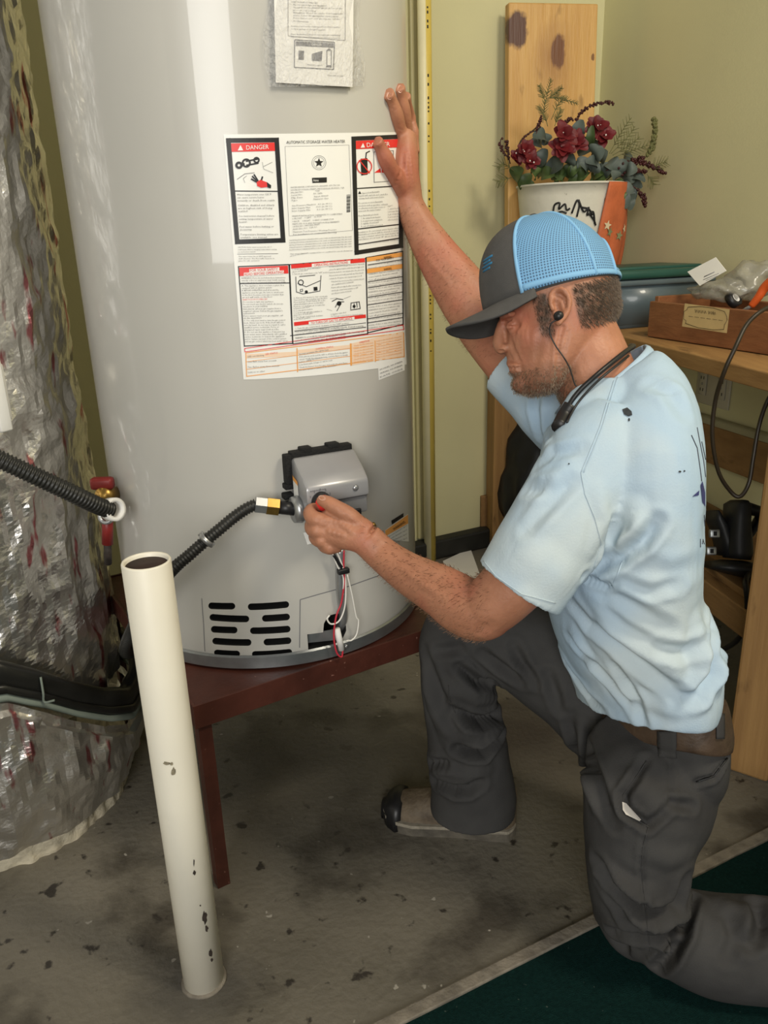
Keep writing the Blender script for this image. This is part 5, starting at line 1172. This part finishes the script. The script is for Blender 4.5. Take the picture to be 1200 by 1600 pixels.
back = sm(-24, -32, fpx) * sm(-62, -34, upx) * sm(20, 0, upx) * (np.abs(upx) < 70) * (~isear)
burn = sm(9, 14, fpx) * sm(36, 26, fpx) * sm(-58, -44, upx) * (upx < 10) * (lpx > 50) * (~isear)
lowface = (fpx > -30) & (upx < -90) & (upx > -175) & (fpx < 110)
beard = sm(-100, -128, upx) * sm(-12, 30, fpx) * lowface
jaw = sm(-75, -115, upx) * sm(-20, 5, fpx) * lowface * .35
hm = np.maximum.reduce([back * .85, burn * .8, np.maximum(beard * .62, jaw)]) * (np.linalg.norm(rel, axis=1) < .19)
jit = np.array([noise.noise(Vector(p) * 130) for p in co]); hm = np.clip(hm * (1 + .7 * jit), 0, 1)
al = body_me.attributes.new('hairmask', 'FLOAT', 'POINT'); al.data.foreach_set('value', hm.astype(np.float32))
body = link('body', body_me, MT['skin'], man)
# short hair and beard as fine strands
def strands(mask, n, ln, wd, dirv, seed):
    rr_ = random.Random(seed); idx = np.nonzero(mask > .25)[0]; nrm = nget(body_me); base = vget(body_me) + np.array(ORG[man.name]); v = []; f = []
    if len(idx) == 0: return mesh([(0, 0, 0)], [])
    for _ in range(n):
        i = int(rr_.choice(idx)); p = Vector(base[i]); nn = Vector(nrm[i]); d = (dirv + nn * .35 + Vector((rr_.uniform(-.4, .4), rr_.uniform(-.4, .4), rr_.uniform(-.4, .4)))).normalized()
        s = d.cross(nn).normalized() * wd; L = ln * rr_.uniform(.5, 1.2); k = len(v); p = p - nn * .0005 + Vector((rr_.uniform(-1, 1), rr_.uniform(-1, 1), rr_.uniform(-1, 1))) * .0012
        v += [p - s, p + s, p + d * L * .6 + nn * .0012, p + d * L + nn * .0006]; f += [(k, k + 1, k + 2), (k + 1, k + 3, k + 2)]
    return mesh(v, f)
hr = link('hair', strands(np.maximum(back, burn), 9000, .0085, .0003, (-CU * 1.2 - CF * .3), 1), MT['hair'], man); hr['kind'] = 'stuff'
bd_ = link('beard', strands(np.maximum(beard, jaw * 1.2) * (np.linalg.norm(rel, axis=1) < .19), 3600, .0055, .00035, (-CU + CF * .3), 2), MT['beard'], man); bd_['kind'] = 'stuff'
fo = link('arm_hair', strands((rng_mask := ((np.abs(co[:, 2] - .65) < .25) & (co[:, 0] < .14) & (co[:, 0] > -.04) & (co[:, 1] < 1.30) | (co[:, 2] > .95) & (co[:, 1] > 1.33) & (co[:, 0] < .24) & (co[:, 2] < 1.20))).astype(float), 5200, .008, .00009, Vector((-.5, .3, -.4)), 3), MT['armhair'], man); fo['kind'] = 'stuff'
# finger nails
MT['nail'] = mat('finger_nail', (0.55, 0.30, 0.22), 0.3, var=.05)
bb_ = bvh_of(body_me); offm = ORG[man.name]
def decal(b, off_o, poly, lift, m_, name, parent, smooth=False):
    vs2 = []
    for x, y in poly:
        h = b.ray_cast(Vector(CAM) - off_o, rayn(x, y))
        if not h[0]: return None
        n_ = h[1] if h[1].dot(rayn(x, y)) < 0 else -h[1]; vs2.append(h[0] + off_o + n_ * lift - rayn(x, y) * lift)
    return link(name, mesh(vs2, [tuple(range(len(vs2)))]), m_, parent, smooth)
def oval(cx, cy, a_, b2, rot=0, n=14): return [(cx + a_ * math.cos(t) * math.cos(rot) - b2 * math.sin(t) * math.sin(rot), cy + a_ * math.cos(t) * math.sin(rot) + b2 * math.sin(t) * math.cos(rot)) for t in [2 * math.pi * k / n for k in range(n)]]
decal(bb_, offm, oval(589, 219, 4.5, 6.5, -.3), .0004, MT['nail'], 'nail', body); decal(bb_, offm, oval(608, 150, 4, 6, -.3), .0004, MT['nail'], 'nail', body); decal(bb_, offm, oval(625, 139, 4, 6, -.1), .0004, MT['nail'], 'nail', body); decal(bb_, offm, oval(498 + dx, 768 + dy, 6, 4, .4), .0004, MT['nail'], 'nail', body)
# ---------------------------------------------------------------- t-shirt
YD = Vector((0, 1, 0)); YT = VIEW.copy()
S_ = []
S_.append(limb([(944, 602, 1.212, 86, .074), (957, 622, 1.21, 96, .110), (965, 655, 1.205, 104, .152), (962, 720, 1.20, 112, .176), (958, 800, 1.205, 115, .183), (960, 880, 1.215, 112, .180), (970, 950, 1.235, 106, .172), (995, 1020, 1.26, 107, .168), (1003, 1070, 1.275, 100, .163), (1004, 1102, 1.283, 93, .160)], 4, 40, YT, cup=1))
S_.append(limb([(965, 672, 1.13, 70, .065), (935, 715, 1.115, 80, .075), (900, 775, 1.10, 80, .074), (860, 840, 1.095, 78, .072), (822, 902, 1.10, 75, .069), (812, 917, 1.102, 75, .069)], 4, 32, cup=1))
S_.append(limb([(948, 628, 1.165, 62, .045), (946, 655, 1.14, 72, .05), (938, 700, 1.12, 72, .06)], 4, 24))
S_.append(limb([(930, 668, 1.31, 80, .07), (885, 640, 1.34, 72, .065), (845, 604, 1.365, 66, .062), (812, 572, 1.38, 62, .058), (806, 566, 1.383, 61, .058)], 4, 28, cup=1))
shirt_me = fuse(S_, .0032, 8, .5)
ZT = lambda l: [(720 + X / 2.5, 540 + Y / 2.5) for X, Y in l]
wobble(shirt_me, .0022, 11)
folds(shirt_me, [(ZT([(770, 690), (700, 770), (620, 830), (520, 870)]), .010, -.016), (ZT([(680, 640), (690, 720), (640, 800)]), .012, .008), (ZT([(600, 690), (590, 780), (530, 850)]), .008, -.007), (ZT([(540, 560), (560, 680), (520, 800)]), .010, .004),
    (ZT([(500, 920), (560, 960), (640, 1000), (820, 1110)]), .011, -.007), (ZT([(640, 930), (740, 960), (860, 940)]), .009, -.005), (ZT([(430, 1000), (500, 1090), (620, 1180), (760, 1300), (900, 1390)]), .011, -.010), (ZT([(500, 980), (600, 1120), (760, 1220), (900, 1280)]), .012, .006),
    (ZT([(330, 1050), (380, 1180), (420, 1250), (500, 1370), (560, 1440)]), .011, -.008), (ZT([(440, 1120), (520, 1260), (640, 1380)]), .011, .006), (ZT([(420, 1140), (560, 1290), (660, 1400), (710, 1470)]), .009, -.008), (ZT([(600, 1250), (690, 1380), (712, 1480)]), .008, -.008),
    (ZT([(970, 1010), (985, 1150), (985, 1280), (930, 1370), (860, 1400)]), .012, -.016), (ZT([(930, 1080), (945, 1200), (930, 1320), (880, 1370)]), .013, .007), (ZT([(1015, 1080), (1022, 1200), (1010, 1330)]), .012, .008), (ZT([(780, 1180), (880, 1200), (950, 1160)]), .010, -.008), (ZT([(800, 1240), (880, 1320)]), .012, .005),
    (ZT([(430, 530), (330, 640), (260, 720)]), .010, -.007), (ZT([(300, 470), (360, 420), (470, 400)]), .009, -.005), (ZT([(330, 520), (420, 480)]), .012, .004), (ZT([(260, 560), (330, 560)]), .01, -.004), (ZT([(750, 150), (820, 180), (860, 260)]), .012, -.006), (ZT([(640, 1350), (800, 1420), (960, 1380)]), .012, .004),
    (ZT([(700, 860), (820, 900), (930, 860)]), .014, -.004), (ZT([(200, 800), (330, 860), (430, 960)]), .02, .003), (ZT([(360, 640), (300, 760), (230, 850)]), .02, .003), (ZT([(950, 700), (970, 820), (955, 960)]), .016, -.005), (ZT([(480, 900), (560, 935), (600, 930)]), .007, -.006), ([(838, 610), (836, 640), (842, 680)], .008, -.006), ([(852, 620), (850, 660), (855, 700)], .008, .004)])
shirt = link('t_shirt', shirt_me, MT['shirt'], man); tag(shirt, 'light blue t-shirt')
sb_ = bvh_of(shirt_me)
def surf(b, x, y, lift, off_o=None):
    off_o = offm if off_o is None else off_o
    h = b.ray_cast(Vector(CAM) - off_o, rayn(x, y))
    if not h[0]: return None
    n_ = h[1] if h[1].dot(rayn(x, y)) < 0 else -h[1]; return h[0] + off_o + n_ * lift
def seamline(name, b, pl, r, m_, parent, lift=.0003, step=5):
    q = []
    for a_, c_ in zip(pl, pl[1:]):
        L = max(2, int(math.hypot(c_[0] - a_[0], c_[1] - a_[1]) / step))
        for k in range(L): q.append((a_[0] + (c_[0] - a_[0]) * k / L, a_[1] + (c_[1] - a_[1]) * k / L))
    q.append(pl[-1]); pts = [p for p in (surf(b, x, y, lift) for x, y in q) if p is not None]
    if len(pts) > 2: return link(name, tube(pts, r, 6), m_, parent)
for d_ in (0, 4): seamline('shoulder_seam', sb_, [(961 + d_, 590), (950 + d_, 625), (937 + d_, 668), (920 + d_, 710), (908 + d_, 738)], .0009, MT['shirt'], shirt)
seamline('armhole_seam', sb_, [(908, 738), (914, 772), (930, 810), (940, 850), (928, 888)], .0009, MT['shirt'], shirt); seamline('side_seam', sb_, [(972, 878), (966, 895), (956, 915)], .0007, MT['shirt'], shirt)
seamline('sleeve_hem_stitch', sb_, [(752, 872), (775, 900), (815, 928), (868, 942)], .0008, MT['shirt'], shirt)
# collar band
cA = PT(1012, 548, 1.212) - PT(876, 656, 1.212); cA = cA / 2; cC = (PT(1012, 548, 1.212) + PT(876, 656, 1.212)) / 2
cr_ = []; 
for k in range(49):
    an = 2 * math.pi * k / 48; cr_.append(cC + cA * math.cos(an) * 1.0 + (VIEW * .97 - DOWN * .12) * (.078 * math.sin(an)))
cN = cA.cross(VIEW).normalized()
rings = []
for p in cr_:
    o_ = (p - cC).normalized(); rings.append([p + o_ * (.0045 * math.cos(t)) + cN * (.011 * math.sin(t)) for t in [2 * math.pi * j / 10 for j in range(10)]])
link('collar', ringloft(rings), MT['shirt'], shirt)
MT['inkspot'] = mat('black_grease_stain', (0.03, 0.035, 0.04), .8, var=.3, scale=200); MT['blueprint'] = mat('navy_screen_print', (0.035, 0.04, 0.14), .8, var=.2, scale=80); MT['greyprint'] = mat('dark_screen_print', (0.045, 0.05, 0.065), .8, var=.2, scale=80)
for p in ([(972, 640), (980, 637), (987, 643), (988, 649), (982, 651), (975, 648)], oval(983, 656, 1.6, 2.5), oval(889, 725, 1.2, 1.2), [(996, 1128), (1000, 1120), (1005, 1128), (1003, 1139), (999, 1137)], oval(1062, 737, 2.2, 1.6), oval(1069, 736, 1.4, 1.4)): decal(sb_, offm, p, .0006, MT['inkspot'], 'stain', shirt)
for p in ([(1081, 776), (1092, 766), (1091, 774)], [(1094, 758), (1097, 752), (1101, 770), (1101, 792), (1097, 785)]): decal(sb_, offm, p, .0008, MT['blueprint'], 'back_emblem', shirt)
for pl in ([(1080, 680), (1089, 700), (1094, 735), (1096, 752)], [(1089, 668), (1093, 690), (1099, 720), (1102, 745)], [(1096, 690), (1102, 718)], [(1100, 805), (1101, 822)], [(1094, 842), (1094, 855)], [(1097, 850), (1098, 843), (1100, 850)], [(1102, 848), (1104, 838), (1105, 846)], [(1104, 765), (1106, 780)]): seamline('back_lettering', sb_, pl, .0008, MT['greyprint'], shirt, .0002, 2)
# ---------------------------------------------------------------- trousers
kz = .078
Tq = []
Tq.append(limb([(1024, 1080, 1.302, 78, .136), (1028, 1110, 1.312, 81, .145), (1032, 1150, 1.322, 83, .152), (1026, 1190, 1.33, 82, .148), (1010, 1220, 1.335, 60, .11)], 4, 36, YT))
Tq.append(limb([(985, 1150, 1.335, 62, .085), (1000, 1195, 1.292, 84, .090), (1012, 1235, 1.262, 103, .102), (1000, 1300, 1.262, 88, .095), (996, 1370, 1.272, 76, .083), (1000, 1430, TZ(1000, 1430, kz), 70, .074), (1006, 1458, TZ(1006, 1458, kz - .006), 52, .062)], 5, 32))
Tq.append(limb([(1000, 1432, TZ(1000, 1432, kz), 60, .062), (1045, 1452, TZ(1045, 1452, .075), 66, .070), (1095, 1470, TZ(1095, 1470, .074), 74, .074), (1150, 1480, TZ(1150, 1480, .072), 77, .072), (1220, 1486, TZ(1220, 1486, .070), 76, .068), (1300, 1490, TZ(1300, 1490, .068), 72, .064), (1345, 1492, TZ(1345, 1492, .066), 68, .062)], 5, 28))
Tq.append(limb([(1010, 1160, 1.40, 95, .095), (930, 1085, 1.43, 86, .09), (840, 1022, 1.452, 76, .083), (770, 988, 1.468, 68, .078), (722, 978, 1.475, 60, .074), (700, 985, 1.478, 45, .06)], 5, 30))
Tq.append(limb([(716, 960, 1.470, 48, .06), (715, 1000, 1.480, 60, .072), (716, 1060, 1.496, 59, .070), (721, 1110, 1.516, 59, .069), (731, 1175, 1.543, 63, .070), (738, 1235, 1.568, 66, .072), (738, 1268, 1.582, 67, .073)], 5, 30, cup=1))
trou_me = fuse(Tq, .0045, 7, .5)
wobble(trou_me, .003, 9)
Z4 = lambda l: [(640 + X / 3.64, 900 + Y / 3.64) for X, Y in l]
Z9 = lambda l: [(840 + X / 2.908, 1050 + Y / 2.908) for X, Y in l]
folds(trou_me, [(a_, b2, c_ * 1.45) for a_, b2, c_ in [(Z4([(280, 520), (400, 610), (480, 600)]), .009, -.012), (Z4([(250, 770), (330, 815), (420, 830), (520, 780)]), .010, -.017), (Z4([(250, 640), (380, 700), (500, 690)]), .016, .008), (Z4([(270, 990), (340, 1010), (420, 1005), (510, 910)]), .010, -.018), (Z4([(260, 880), (400, 930), (520, 880)]), .016, .009), (Z4([(120, 1060), (200, 1070)]), .009, -.008), (Z4([(140, 1170), (250, 1220), (330, 1220), (400, 1180)]), .010, -.012), (Z4([(160, 1110), (300, 1130), (430, 1100)]), .014, .006),
    (Z4([(420, 440), (520, 520), (640, 600)]), .010, -.010), (Z4([(590, 400), (640, 500), (720, 610)]), .009, -.008), (Z4([(90, 430), (150, 640), (260, 860)]), .012, -.007), (Z4([(80, 560), (130, 760), (230, 960)]), .014, .006), (Z4([(160, 430), (280, 410)]), .010, -.006), (Z4([(790, 560), (830, 680), (850, 760)]), .010, -.007),
    (Z9([(220, 240), (250, 420), (300, 600), (345, 690)]), .011, -.010), (Z9([(150, 200), (180, 380), (200, 560)]), .012, -.008), (Z9([(190, 240), (215, 420), (260, 620)]), .012, .006), (Z9([(490, 400), (440, 490), (390, 560), (400, 630), (500, 700), (560, 650), (605, 590)]), .007, -.009), (Z9([(450, 520), (520, 580), (560, 600)]), .02, .006),
    (Z9([(500, 700), (475, 800), (470, 900), (490, 1080), (510, 1270)]), .004, -.003), (Z9([(270, 860), (330, 960), (400, 1030), (490, 1090), (560, 1095), (630, 1060), (675, 940)]), .011, -.017), (Z9([(290, 960), (400, 1120), (480, 1150)]), .010, -.006), (Z9([(340, 940), (440, 1000), (540, 1020)]), .014, .006), (Z9([(340, 1180), (440, 1200), (540, 1200), (640, 1140)]), .010, -.014), (Z9([(520, 1190), (600, 1180), (660, 1120)]), .009, -.012), (Z9([(380, 1120), (500, 1140), (620, 1090)]), .012, .007),
    (Z9([(700, 1020), (660, 1180), (600, 1290), (545, 1345)]), .010, -.020), (Z9([(1000, 1050), (1020, 1140), (1000, 1210), (960, 1235)]), .011, -.012), (Z9([(840, 1040), (920, 1090), (960, 1180)]), .016, .006), (Z9([(880, 1130), (900, 1220), (860, 1300)]), .010, -.005), (Z9([(720, 500), (800, 475), (860, 390)]), .005, -.008), (Z9([(600, 400), (605, 500), (600, 590)]), .004, -.003), (Z9([(620, 600), (700, 610)]), .008, -.006), (Z9([(500, 820), (600, 860), (680, 840)]), .014, .003)]])
tr_ = link('trousers', trou_me, MT['trousers'], man); tag(tr_, 'charcoal grey work trousers')
tb_ = bvh_of(trou_me)
pocket = mat('white_pocket_lining', (0.62, 0.58, 0.52), .8, var=.05)
decal(tb_, offm, Z9([(382, 590), (400, 596), (470, 672), (462, 680), (400, 650), (384, 625)]), .0012, pocket, 'pocket_lining', tr_)
seamline('pocket_edge', tb_, Z9([(495, 405), (440, 490), (388, 560), (390, 620), (440, 665), (505, 705)]), .0012, MT['trousers'], tr_)
seamline('side_seam', tb_, Z9([(505, 700), (478, 800), (472, 900), (492, 1080), (512, 1270)]), .0009, MT['trousers'], tr_)
seamline('rear_pocket_slit', tb_, Z9([(720, 500), (800, 475), (862, 392)]), .0013, MT['black'], tr_)
seamline('knee_patch_seam', tb_, Z4([(220, 620), (225, 700), (260, 780)]), .0008, MT['trousers'], tr_)
# belt and loops
be_ = link('belt', limb([(1027, 1092, 1.307, 84, .152), (1028, 1098, 1.309, 87, .156), (1031, 1128, 1.316, 88.5, .160), (1031, 1134, 1.318, 86, .156)], 3, 64, YT), MT['leather'], man)
bl_b = bvh_of(be_.data)
def loop(x, y, w_, h_):
    v = []; f = []
    for i in range(5):
        for j in range(9):
            p = surf(bl_b, x + w_ * (i / 4 - .5), y + h_ * (j / 8 - .5), .003)
            if p is None:
                p = surf(tb_, x + w_ * (i / 4 - .5), y + h_ * (j / 8 - .5), .004)
            if p is None: return
            v.append(p)
    for i in range(4):
        for j in range(8): a_ = i * 9 + j; f.append((a_, a_ + 1, a_ + 10, a_ + 9))
    o = link('belt_loop', mesh(v, f), MT['trousers'], tr_); sd = o.modifiers.new('s', 'SOLIDIFY'); sd.thickness = .002
loop(1043, 1163, 29, 42); loop(1124, 1135, 12, 38)
# ---------------------------------------------------------------- boots
def boot(heel, toe, nm_):
    heel, toe = Vector(heel), Vector(toe); d = (toe - heel); L = d.length; d.normalize(); l_ = Vector((-d.y, d.x, 0)); rings = []; soles = []
    W_ = [(.0, .010), (.015, .022), (.05, .033), (.2, .037), (.4, .038), (.6, .044), (.75, .049), (.88, .045), (.96, .032), (1.0, .012)]
    Hh = [(.0, .10), (.06, .125), (.2, .13), (.36, .125), (.5, .095), (.65, .072), (.8, .062), (.92, .052), (.98, .042), (1.0, .032)]
    for i in range(31):
        s = i / 30; w_ = np.interp(s, *zip(*W_)); h_ = np.interp(s, *zip(*Hh)); c = heel + d * (L * s); r = []
        for k in range(20):
            t = 2 * math.pi * k / 20; cx, cz = math.cos(t), math.sin(t); cx = math.copysign(abs(cx) ** .75, cx); z = .022 + (h_ - .022) * max(0, cz) ** .7 if cz > 0 else .020
            r.append(c + l_ * (w_ * cx * (1 - .3 * max(0, cz))) + Zv * z)
        rings.append(r)
    up = fuse([ringloft(rings)], .0035, 5)
    ub = link('boot', up, MT['boot'], man)
    def slab(k, z0, z1):
        pl = []
        for i in range(41): s = (i / 40) ** 1.5; pl.append(heel + d * (L * s) + l_ * (np.interp(s, *zip(*W_)) * k))
        for i in range(40): s = ((40 - i) / 40) ** 1.5; pl.append(heel + d * (L * s) - l_ * (np.interp(s, *zip(*W_)) * k))
        pl = [p + Zv * z0 for p in pl]; return prism(pl, (0, 0, 1), z1 - z0)
    link('sole', slab(1.10, .0, .020), MT['bootsole'], ub, False)
    link('welt', slab(1.14, .020, .027), MT['welt'], ub, False)
    # rubber toe cap
    tr2 = []
    for i in range(9):
        s = .84 + .175 * i / 8; s2 = min(s, .999); kk = 1.02 + .18 * min(1, i / 2); w_ = np.interp(s2, *zip(*W_)) * kk; h_ = np.interp(s2, *zip(*Hh)) * (.90 + .14 * min(1, i / 3)); c = heel + d * (L * s); r = []
        for k in range(16):
            t = 2 * math.pi * k / 16; cz = math.sin(t); r.append(c + l_ * (w_ * math.copysign(abs(math.cos(t)) ** .5, math.cos(t))) + Zv * (.003 + (h_) * max(0, cz) ** .7))
        tr2.append(r)
    link('toe_cap', ringloft(tr2), MT['blackplastic'], ub)
    return ub
bh_, btp = PZ(806, 1298, 0), PZ(601, 1272, 0)
boot((bh_.x, bh_.y, 0), (btp.x, btp.y, 0), 'r')
a1 = PZ(1330, 1545, 0)
e1 = PT(1345, 1492, TZ(1345, 1492, .066)); e0_ = PT(1220, 1486, TZ(1220, 1486, .07)); sd_ = (e1 - e0_); sd_.z = 0; sd_.normalize()
boot((e1.x - sd_.x * .06, e1.y - sd_.y * .06, .012), (e1.x + sd_.x * .20, e1.y + sd_.y * .20, .012), 'l')
# ---------------------------------------------------------------- cap
def crown_pt(ph, th, ex=1.0):
    n_ = 2.3 + .3 * math.cos(ph); s_, c_ = abs(math.sin(th)) ** (2 / n_), abs(math.cos(th)) ** (2 / n_)
    return CO + CF * (107.5 * K * ex * s_ * math.cos(ph)) - VIEW * (.0845 * ex * s_ * math.sin(ph)) + CU * ((126 * K * ex * c_) - 2 * K)
def crown(p0, p1, na, nz, hole=None, ex=1.0, t0=.02):
    v = []; f = []; uv = []
    for i in range(na + 1):
        ph = math.radians(p0 + (p1 - p0) * i / na)
        for j in range(nz + 1):
            th = t0 + (math.pi / 2 - t0) * j / nz; v.append(crown_pt(ph, th, ex)); uv.append((ph * math.sin(th) ** .5, th))
    for i in range(na):
        for j in range(nz):
            if hole and hole(p0 + (p1 - p0) * (i + .5) / na, j / nz): continue
            a_ = i * (nz + 1) + j; f.append((a_, a_ + 1, a_ + nz + 2, a_ + nz + 1))
    me = mesh(v, f); ul = me.uv_layers.new(name='mesh_uv')
    for p in me.polygons:
        for li in p.loop_indices: ul.data[li].uv = uv[me.loops[li].vertex_index]
    return me
def solid(o, th): md = o.modifiers.new('s', 'SOLIDIFY'); md.thickness = th; md.offset = 0; return o
m = MT['capblue']; nt = m.node_tree
uvn = node(m, 'ShaderNodeUVMap'); uvn.uv_map = 'mesh_uv'; sx_ = node(m, 'ShaderNodeSeparateXYZ'); nt.links.new(uvn.outputs[0], sx_.inputs[0])
def sinw(sock, k):
    a_ = node(m, 'ShaderNodeMath', operation='MULTIPLY'); a_.inputs[1].default_value = k; nt.links.new(sock, a_.inputs[0]); b2 = node(m, 'ShaderNodeMath', operation='SINE'); nt.links.new(a_.outputs[0], b2.inputs[0]); return b2.outputs[0]
ml = node(m, 'ShaderNodeMath', operation='ADD'); nt.links.new(sinw(sx_.outputs[0], 150), ml.inputs[0]); nt.links.new(sinw(sx_.outputs[1], 210), ml.inputs[1])
mrn = node(m, 'ShaderNodeMapRange'); mrn.inputs[1].default_value = .35; mrn.inputs[2].default_value = .8; nt.links.new(ml.outputs[0], mrn.inputs[0])
overlay(m, mrn.outputs[0], (0.055, 0.115, 0.20))
hole = lambda ph, tj: (abs(abs(ph) - 180) < 34 * math.sqrt(max(0, 1 - ((1 - tj) / .36) ** 2))) and tj < .94 if tj > .64 else False
cap = solid(link('cap', crown(-56, 56, 40, 30), MT['caprgrey'], man), .0025); tag(cap, 'charcoal and sky blue mesh trucker cap')
cp_ = link('cap_sweatband', ringloft([[CO + CF * (104 * K * math.cos(t)) + VIEW * (.0815 * math.sin(t)) + CU * (z * K) for t in [2 * math.pi * j / 48 for j in range(48)]] for z in (-3, 10)]), MT['caprgrey'], cap)

for a_, b2 in ((56, 118), (118, 180), (-118, -56), (-180, -118)): solid(link('cap_mesh_panel', crown(a_, b2, 36, 34, hole), MT['capblue'], cap), .0016)
for ph in (56, 118, -56, -118): link('cap_seam_tape', tube([crown_pt(math.radians(ph), .03 + (math.pi / 2 - .03) * k / 24, 1.004) for k in range(25)], .0028, 8), MT['bluecloth'], cap)
link('cap_edge_tape', ringloft([[crown_pt(math.radians(ph), math.pi / 2 - .03, 1.004) + CU * (.004 * math.cos(t)) + (crown_pt(math.radians(ph), 1.5) - CO).normalized() * (.0018 * math.sin(t)) for t in [2 * math.pi * j / 8 for j in range(8)]] for ph in np.linspace(56, 304, 60)]), MT['bluecloth'], cap)
link('cap_button', lathe([(.009, -.002), (.0085, .002), (.005, .005), (0, .006)], crown_pt(0, .0) + CU * .001, 20, CU), MT['caprgrey'], cap)
link('cap_opening_trim', tube([crown_pt(math.radians(180 + 35 * math.cos(t)), math.pi / 2 * (1 - .37 * math.sin(t)), 1.004) for t in np.linspace(0, math.pi, 24)], .0028, 8), MT['bluecloth'], cap)
v = []; f = []
for i in range(41):
    ph = math.radians(-66 + 132 * i / 40)
    for j in range(13):
        s = j / 12; ff = 105 * math.cos(ph) + 68 * s * max(0, 1 - (abs(ph) / math.radians(66)) ** 2.2) ** .75; ll = (.0845 / K) * math.sin(ph) * (1 + .03 * s)
        uu = -1 - 13 * s - 27 * (math.sin(ph) / math.sin(math.radians(66))) ** 2 * s ** .6 * max(0, 1 - (abs(ph) / math.radians(66)) ** 4)
        v.append(CO + CF * (ff * K) - VIEW * (ll * K) + CU * (uu * K))
for i in range(40):
    for j in range(12): a_ = i * 13 + j; f.append((a_, a_ + 13, a_ + 14, a_ + 1))
solid(link('cap_brim', mesh(v, f), MT['caprgrey'], cap), .004)
em = mat('teal_embroidery', (0.02, 0.14, 0.27), .7, var=.1)
for k in range(4):
    th = 1.06 + .05 * k; link('cap_emblem', tube([crown_pt(math.radians(a_), th, 1.012) for a_ in (14 + (k % 2) * 2, 20, 26, 31 - (k % 2) * 3)], .0018, 6), em, cap)
# ---------------------------------------------------------------- earbud and neckband
eb = link('earbud', join(ball(PT(873, 494, 1.126), .0075), tube([PT(873, 494, 1.13), PT(870, 502, 1.128)], .003, 8)), MT['blackplastic'], man)
tw = lambda x, y, t: PT(x, y, t)
link('earbud_wire', tube(spline([tw(871, 499, 1.125), tw(861, 506, 1.128), tw(859, 520, 1.133), tw(868, 540, 1.135), tw(880, 557, 1.135), tw(890, 575, 1.125), tw(898, 600, 1.11), tw(901, 603, 1.108)], 6), .0011, 6), MT['blackplastic'], eb)
def tw(x, y, t):
    h = sb_.ray_cast(Vector(CAM) - offm, rayn(x, y)); t2 = 9
    if h[0]: t2 = (MW.T @ (np.array(h[0] + offm) - CAM))[2] - .003
    return PT(x, y, min(t, t2))
nbp = [tw(882, 655, 1.16), tw(890, 632, 1.135), tw(906, 610, 1.118), tw(930, 588, 1.115), tw(955, 567, 1.125), tw(978, 549, 1.150), tw(990, 541, 1.20), tw(985, 540, 1.26)]
link('neckband', tube(spline(nbp, 8), .0036, 10), MT['blackplastic'], man)
link('neckband_cord', tube(spline([tw(886, 660, 1.15), tw(896, 640, 1.125), tw(912, 618, 1.112), tw(938, 592, 1.11), tw(965, 570, 1.125), tw(982, 556, 1.16)], 8), .0018, 8), MT['blackplastic'], man)
link('shirt_front_strap', tube(spline([tw(892, 634, 1.15), tw(882, 650, 1.16), tw(873, 668, 1.175)], 6), .011, 10), MT['blackplastic'], man).name = 'neck_lanyard'  # black strap hanging at the shirt front
